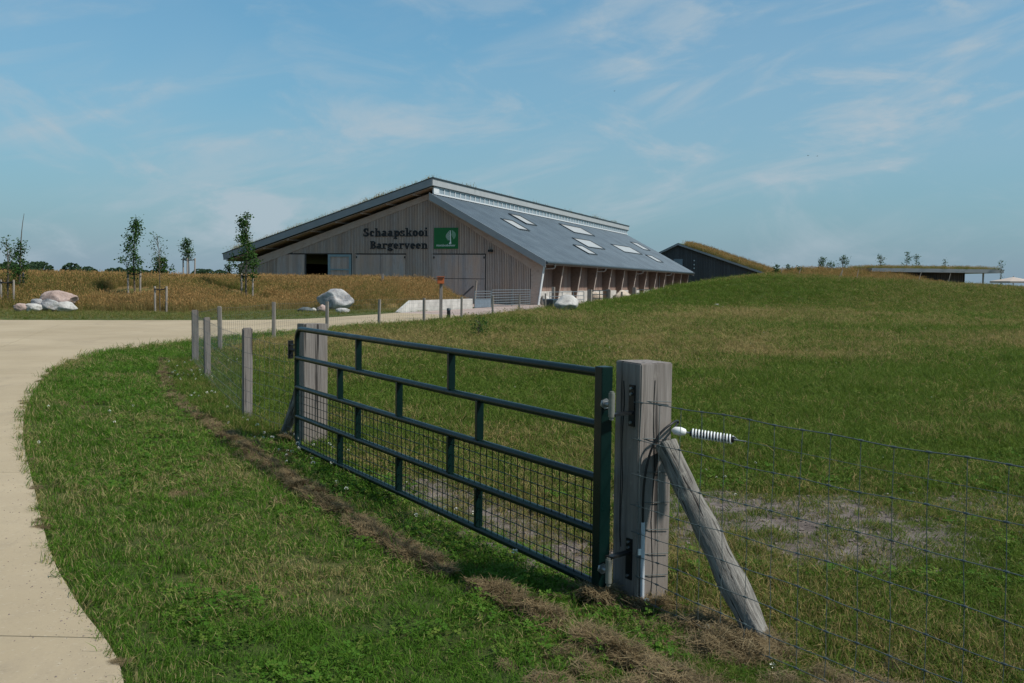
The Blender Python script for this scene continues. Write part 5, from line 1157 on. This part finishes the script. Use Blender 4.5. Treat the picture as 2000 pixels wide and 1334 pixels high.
# hay raked along the verge and round the post feet
src_hay = source_set('hay_tufts', [haytuft(200 + i, 130, .085, .022) for i in range(6)], 'hay_straw')
hp = []; seg = [(a, c, math.hypot(c[0] - a[0], c[1] - a[1])) for a, c in zip(HAY, HAY[1:])]
for a, c, L in seg:
    for _ in range(int(L * (110 if a[1] < 8 else 60))):
        t = random.random(); hp.append((a[0] + (c[0] - a[0]) * t, a[1] + (c[1] - a[1]) * t))
hp = np.array(hp); dens = fbm(hp[:, 0], hp[:, 1], .75, 81, 3); k = dens > np.where(hp[:, 1] < 6, .30, .38); hp = hp[k]; dens = dens[k]
off = RNG.normal(0, 1, hp.shape) * np.where(hp[:, 1] < 6, .022, .020)[:, None] * (1 + 1.2 * (dens[:, None] - .4)); hp = hp + off
z = np.abs(RNG.normal(0, .022, len(hp))) * (1 + 2 * (dens - .4)) * .45
ex_ = []
for (cx_, cy_, sx, sy, n, zz_) in [(1.02, 4.34, .20, .14, 60, .03), (.68, 4.95, .12, .07, 30, .015), (.90, 4.66, .18, .12, 30, .015), (1.32, 3.85, .22, .3, 45, .02), (.46, 5.02, .07, .07, 24, .045), (-2.1, 9.75, .15, .2, 40, .03), (-5.3, 17.2, .25, .8, 50, .03)]:
    ex_ += [(cx_ + random.gauss(0, sx * .5), cy_ + random.gauss(0, sy * .5), abs(random.gauss(0, zz_))) for _ in range(n)]
ex_ = np.array(ex_); HX = np.concatenate([hp[:, 0], ex_[:, 0]]); HY = np.concatenate([hp[:, 1], ex_[:, 1]]); HZ_ = np.concatenate([z, ex_[:, 2]])
scatter('dead_hay', np.stack([HX, HY, Hgt(HX, HY) + .018 + HZ_], 1), src_hay, 6, np.stack([RNG.uniform(.6, 1.0, len(HX))] * 2 + [RNG.uniform(.5, .9, len(HX))], 1), RNG.uniform(.1, .9, len(HX)), .3, None, 'brown dead hay raked in a line along the verge and post feet', 'hay')
X, Y = frustum_pts(5200, 2.3, 16, .6, 1.1, .5); k = ~inpoly(X, Y, FIELD) & ~roadm(X, Y) & (fbm(X, Y, .8, 83) > .66) & (linedist(X, Y, ROAD_R) > .25); X, Y = X[k], Y[k]
scatter('loose_hay', P3(X, Y, .012), src_hay, 6, RNG.uniform(.5, 1.0, len(X)) * .9, RNG.uniform(.1, .9, len(X)), .2, None, 'thin scattered dry clippings in the mown verge', 'hay')
e = np.array(ROAD_R); s_ = RNG.integers(0, 45, 500); t_ = RNG.random((500, 1)); rp_ = e[s_] * (1 - t_) + e[s_ + 1] * t_ + RNG.normal(0, .03, (500, 2)); kk = fbm(rp_[:, 0], rp_[:, 1], .5, 85) > .64; rp_ = rp_[kk]
scatter('edge_clippings', np.stack([rp_[:, 0], rp_[:, 1], np.full(len(rp_), .034)], 1), src_hay, 6, np.stack([RNG.uniform(.25, .55, len(rp_))] * 2 + [np.full(len(rp_), .25)], 1), RNG.uniform(.2, .95, len(rp_)), .05, None, 'dry clippings lying along the concrete road edge', 'hay')
# white clover flowers
def flower(seed):
    rg = random.Random(seed); q = MB(); q.tube([(0, 0, 0), (.004, 0, .06), (0, .004, .11)], .0012, 4, False, 1)
    for i in range(22):
        a, t = rg.uniform(0, 6.283), rg.uniform(-.6, 1); k = math.sqrt(1 - t * t) * .009; c = Vector((k * math.cos(a), k * math.sin(a) + .004, .115 + t * .009)); u = (c - Vector((0, .004, .113))).normalized() * .005; w_ = u.orthogonal().normalized() * .0026
        q.add([c - w_, c + w_, c + u + w_ * .5, c + u - w_ * .5], [(0, 1, 2, 3)], 0, .5)
    return q.mesh('flower%d' % seed)
src_fl = source_set('clover_heads', [flower(300 + i) for i in range(3)], ['flower_white', 'rough_blade'])
X, Y = frustum_pts(5200, 3.0, 19, .6, .6, .4); lo_side = np.interp(Y, [p[1] for p in HAYP], [p[0] for p in HAYP]); fx2 = np.interp(Y, [p[0] for p in fpts], [p[1] for p in fpts])
k = (X > lo_side + .1) & (X < fx2 + .05) & (fbm(X, Y, .8, 91) > .50) & (RNG.random(len(X)) < np.where(Y < 6.5, .12, .9)); k |= (~inpoly(X, Y, FIELD) & ~roadm(X, Y) & (RNG.random(len(X)) < .006)); X, Y = X[k], Y[k]
scatter('clover_flowers', P3(X, Y, .0), src_fl, 3, RNG.uniform(.8, 1.35, len(X)), RNG.uniform(.1, .5, len(X)), .25, None, 'small white clover flowers in the uncut strip', 'flowers')
X, Y = frustum_pts(1000, 7, 40, .6, .9, .4); k = inpoly(X, Y, FIELD) & (fbm(X, Y, 2.2, 93) > .58); X, Y = X[k], Y[k]
scatter('pasture_flowers', P3(X, Y, -.03), src_fl, 3, RNG.uniform(.5, .9, len(X)) * np.clip((Y / 9) ** .4, 1, 1.7), RNG.uniform(.1, .5, len(X)), .25, None, 'tiny pale flowers dotted over the pasture', 'flowers')

# clods and pebbles on the bare trodden patches
def clod(seed):
    bm = bmesh.new(); bmesh.ops.create_icosphere(bm, subdivisions=1, radius=1.0); rg = random.Random(seed)
    for v in bm.verts: v.co = Vector((v.co.x * rg.uniform(.7, 1.2), v.co.y * rg.uniform(.6, 1.1), v.co.z * rg.uniform(.35, .7)))
    me = bpy.data.meshes.new('clod%d' % seed); bm.to_mesh(me); bm.free(); return me
plain('clod_earth', (.17, .14, .122), .95, 0, .4, .8, .1)
src_cl = source_set('earth_clods', [clod(400 + i) for i in range(5)], 'clod_earth')
X, Y = frustum_pts(26000, 4.2, 12, .6, .8, .4); so = soil_amt(X, Y); k = inpoly(X, Y, FIELD) & (so + RNG.normal(0, .08, len(X)) > .42); X, Y = X[k], Y[k]
sz = .004 + .018 * RNG.random(len(X)) ** 3
scatter('earth_clods', P3(X, Y, .002), src_cl, 5, sz, RNG.random(len(X)), .3, None, 'small earth clods and pebbles on the bare trodden patch', 'clods')
# grit blown onto the concrete
e = np.array(ROAD_R); s_ = RNG.integers(0, 60, 1100); t_ = RNG.random((1100, 1)); gp = e[s_] * (1 - t_) + e[s_ + 1] * t_; gp[:, 0] -= np.abs(RNG.normal(0, .16, 1100)) ; k = inpoly(gp[:, 0], gp[:, 1], ROAD); gp = gp[k]
scatter('road_grit', np.stack([gp[:, 0], gp[:, 1], np.full(len(gp), .033)], 1), src_cl, 5, .0015 + .005 * RNG.random(len(gp)) ** 4, RNG.random(len(gp)), .3, None, 'fine grit and soil crumbs lying on the concrete road edge', 'grit')
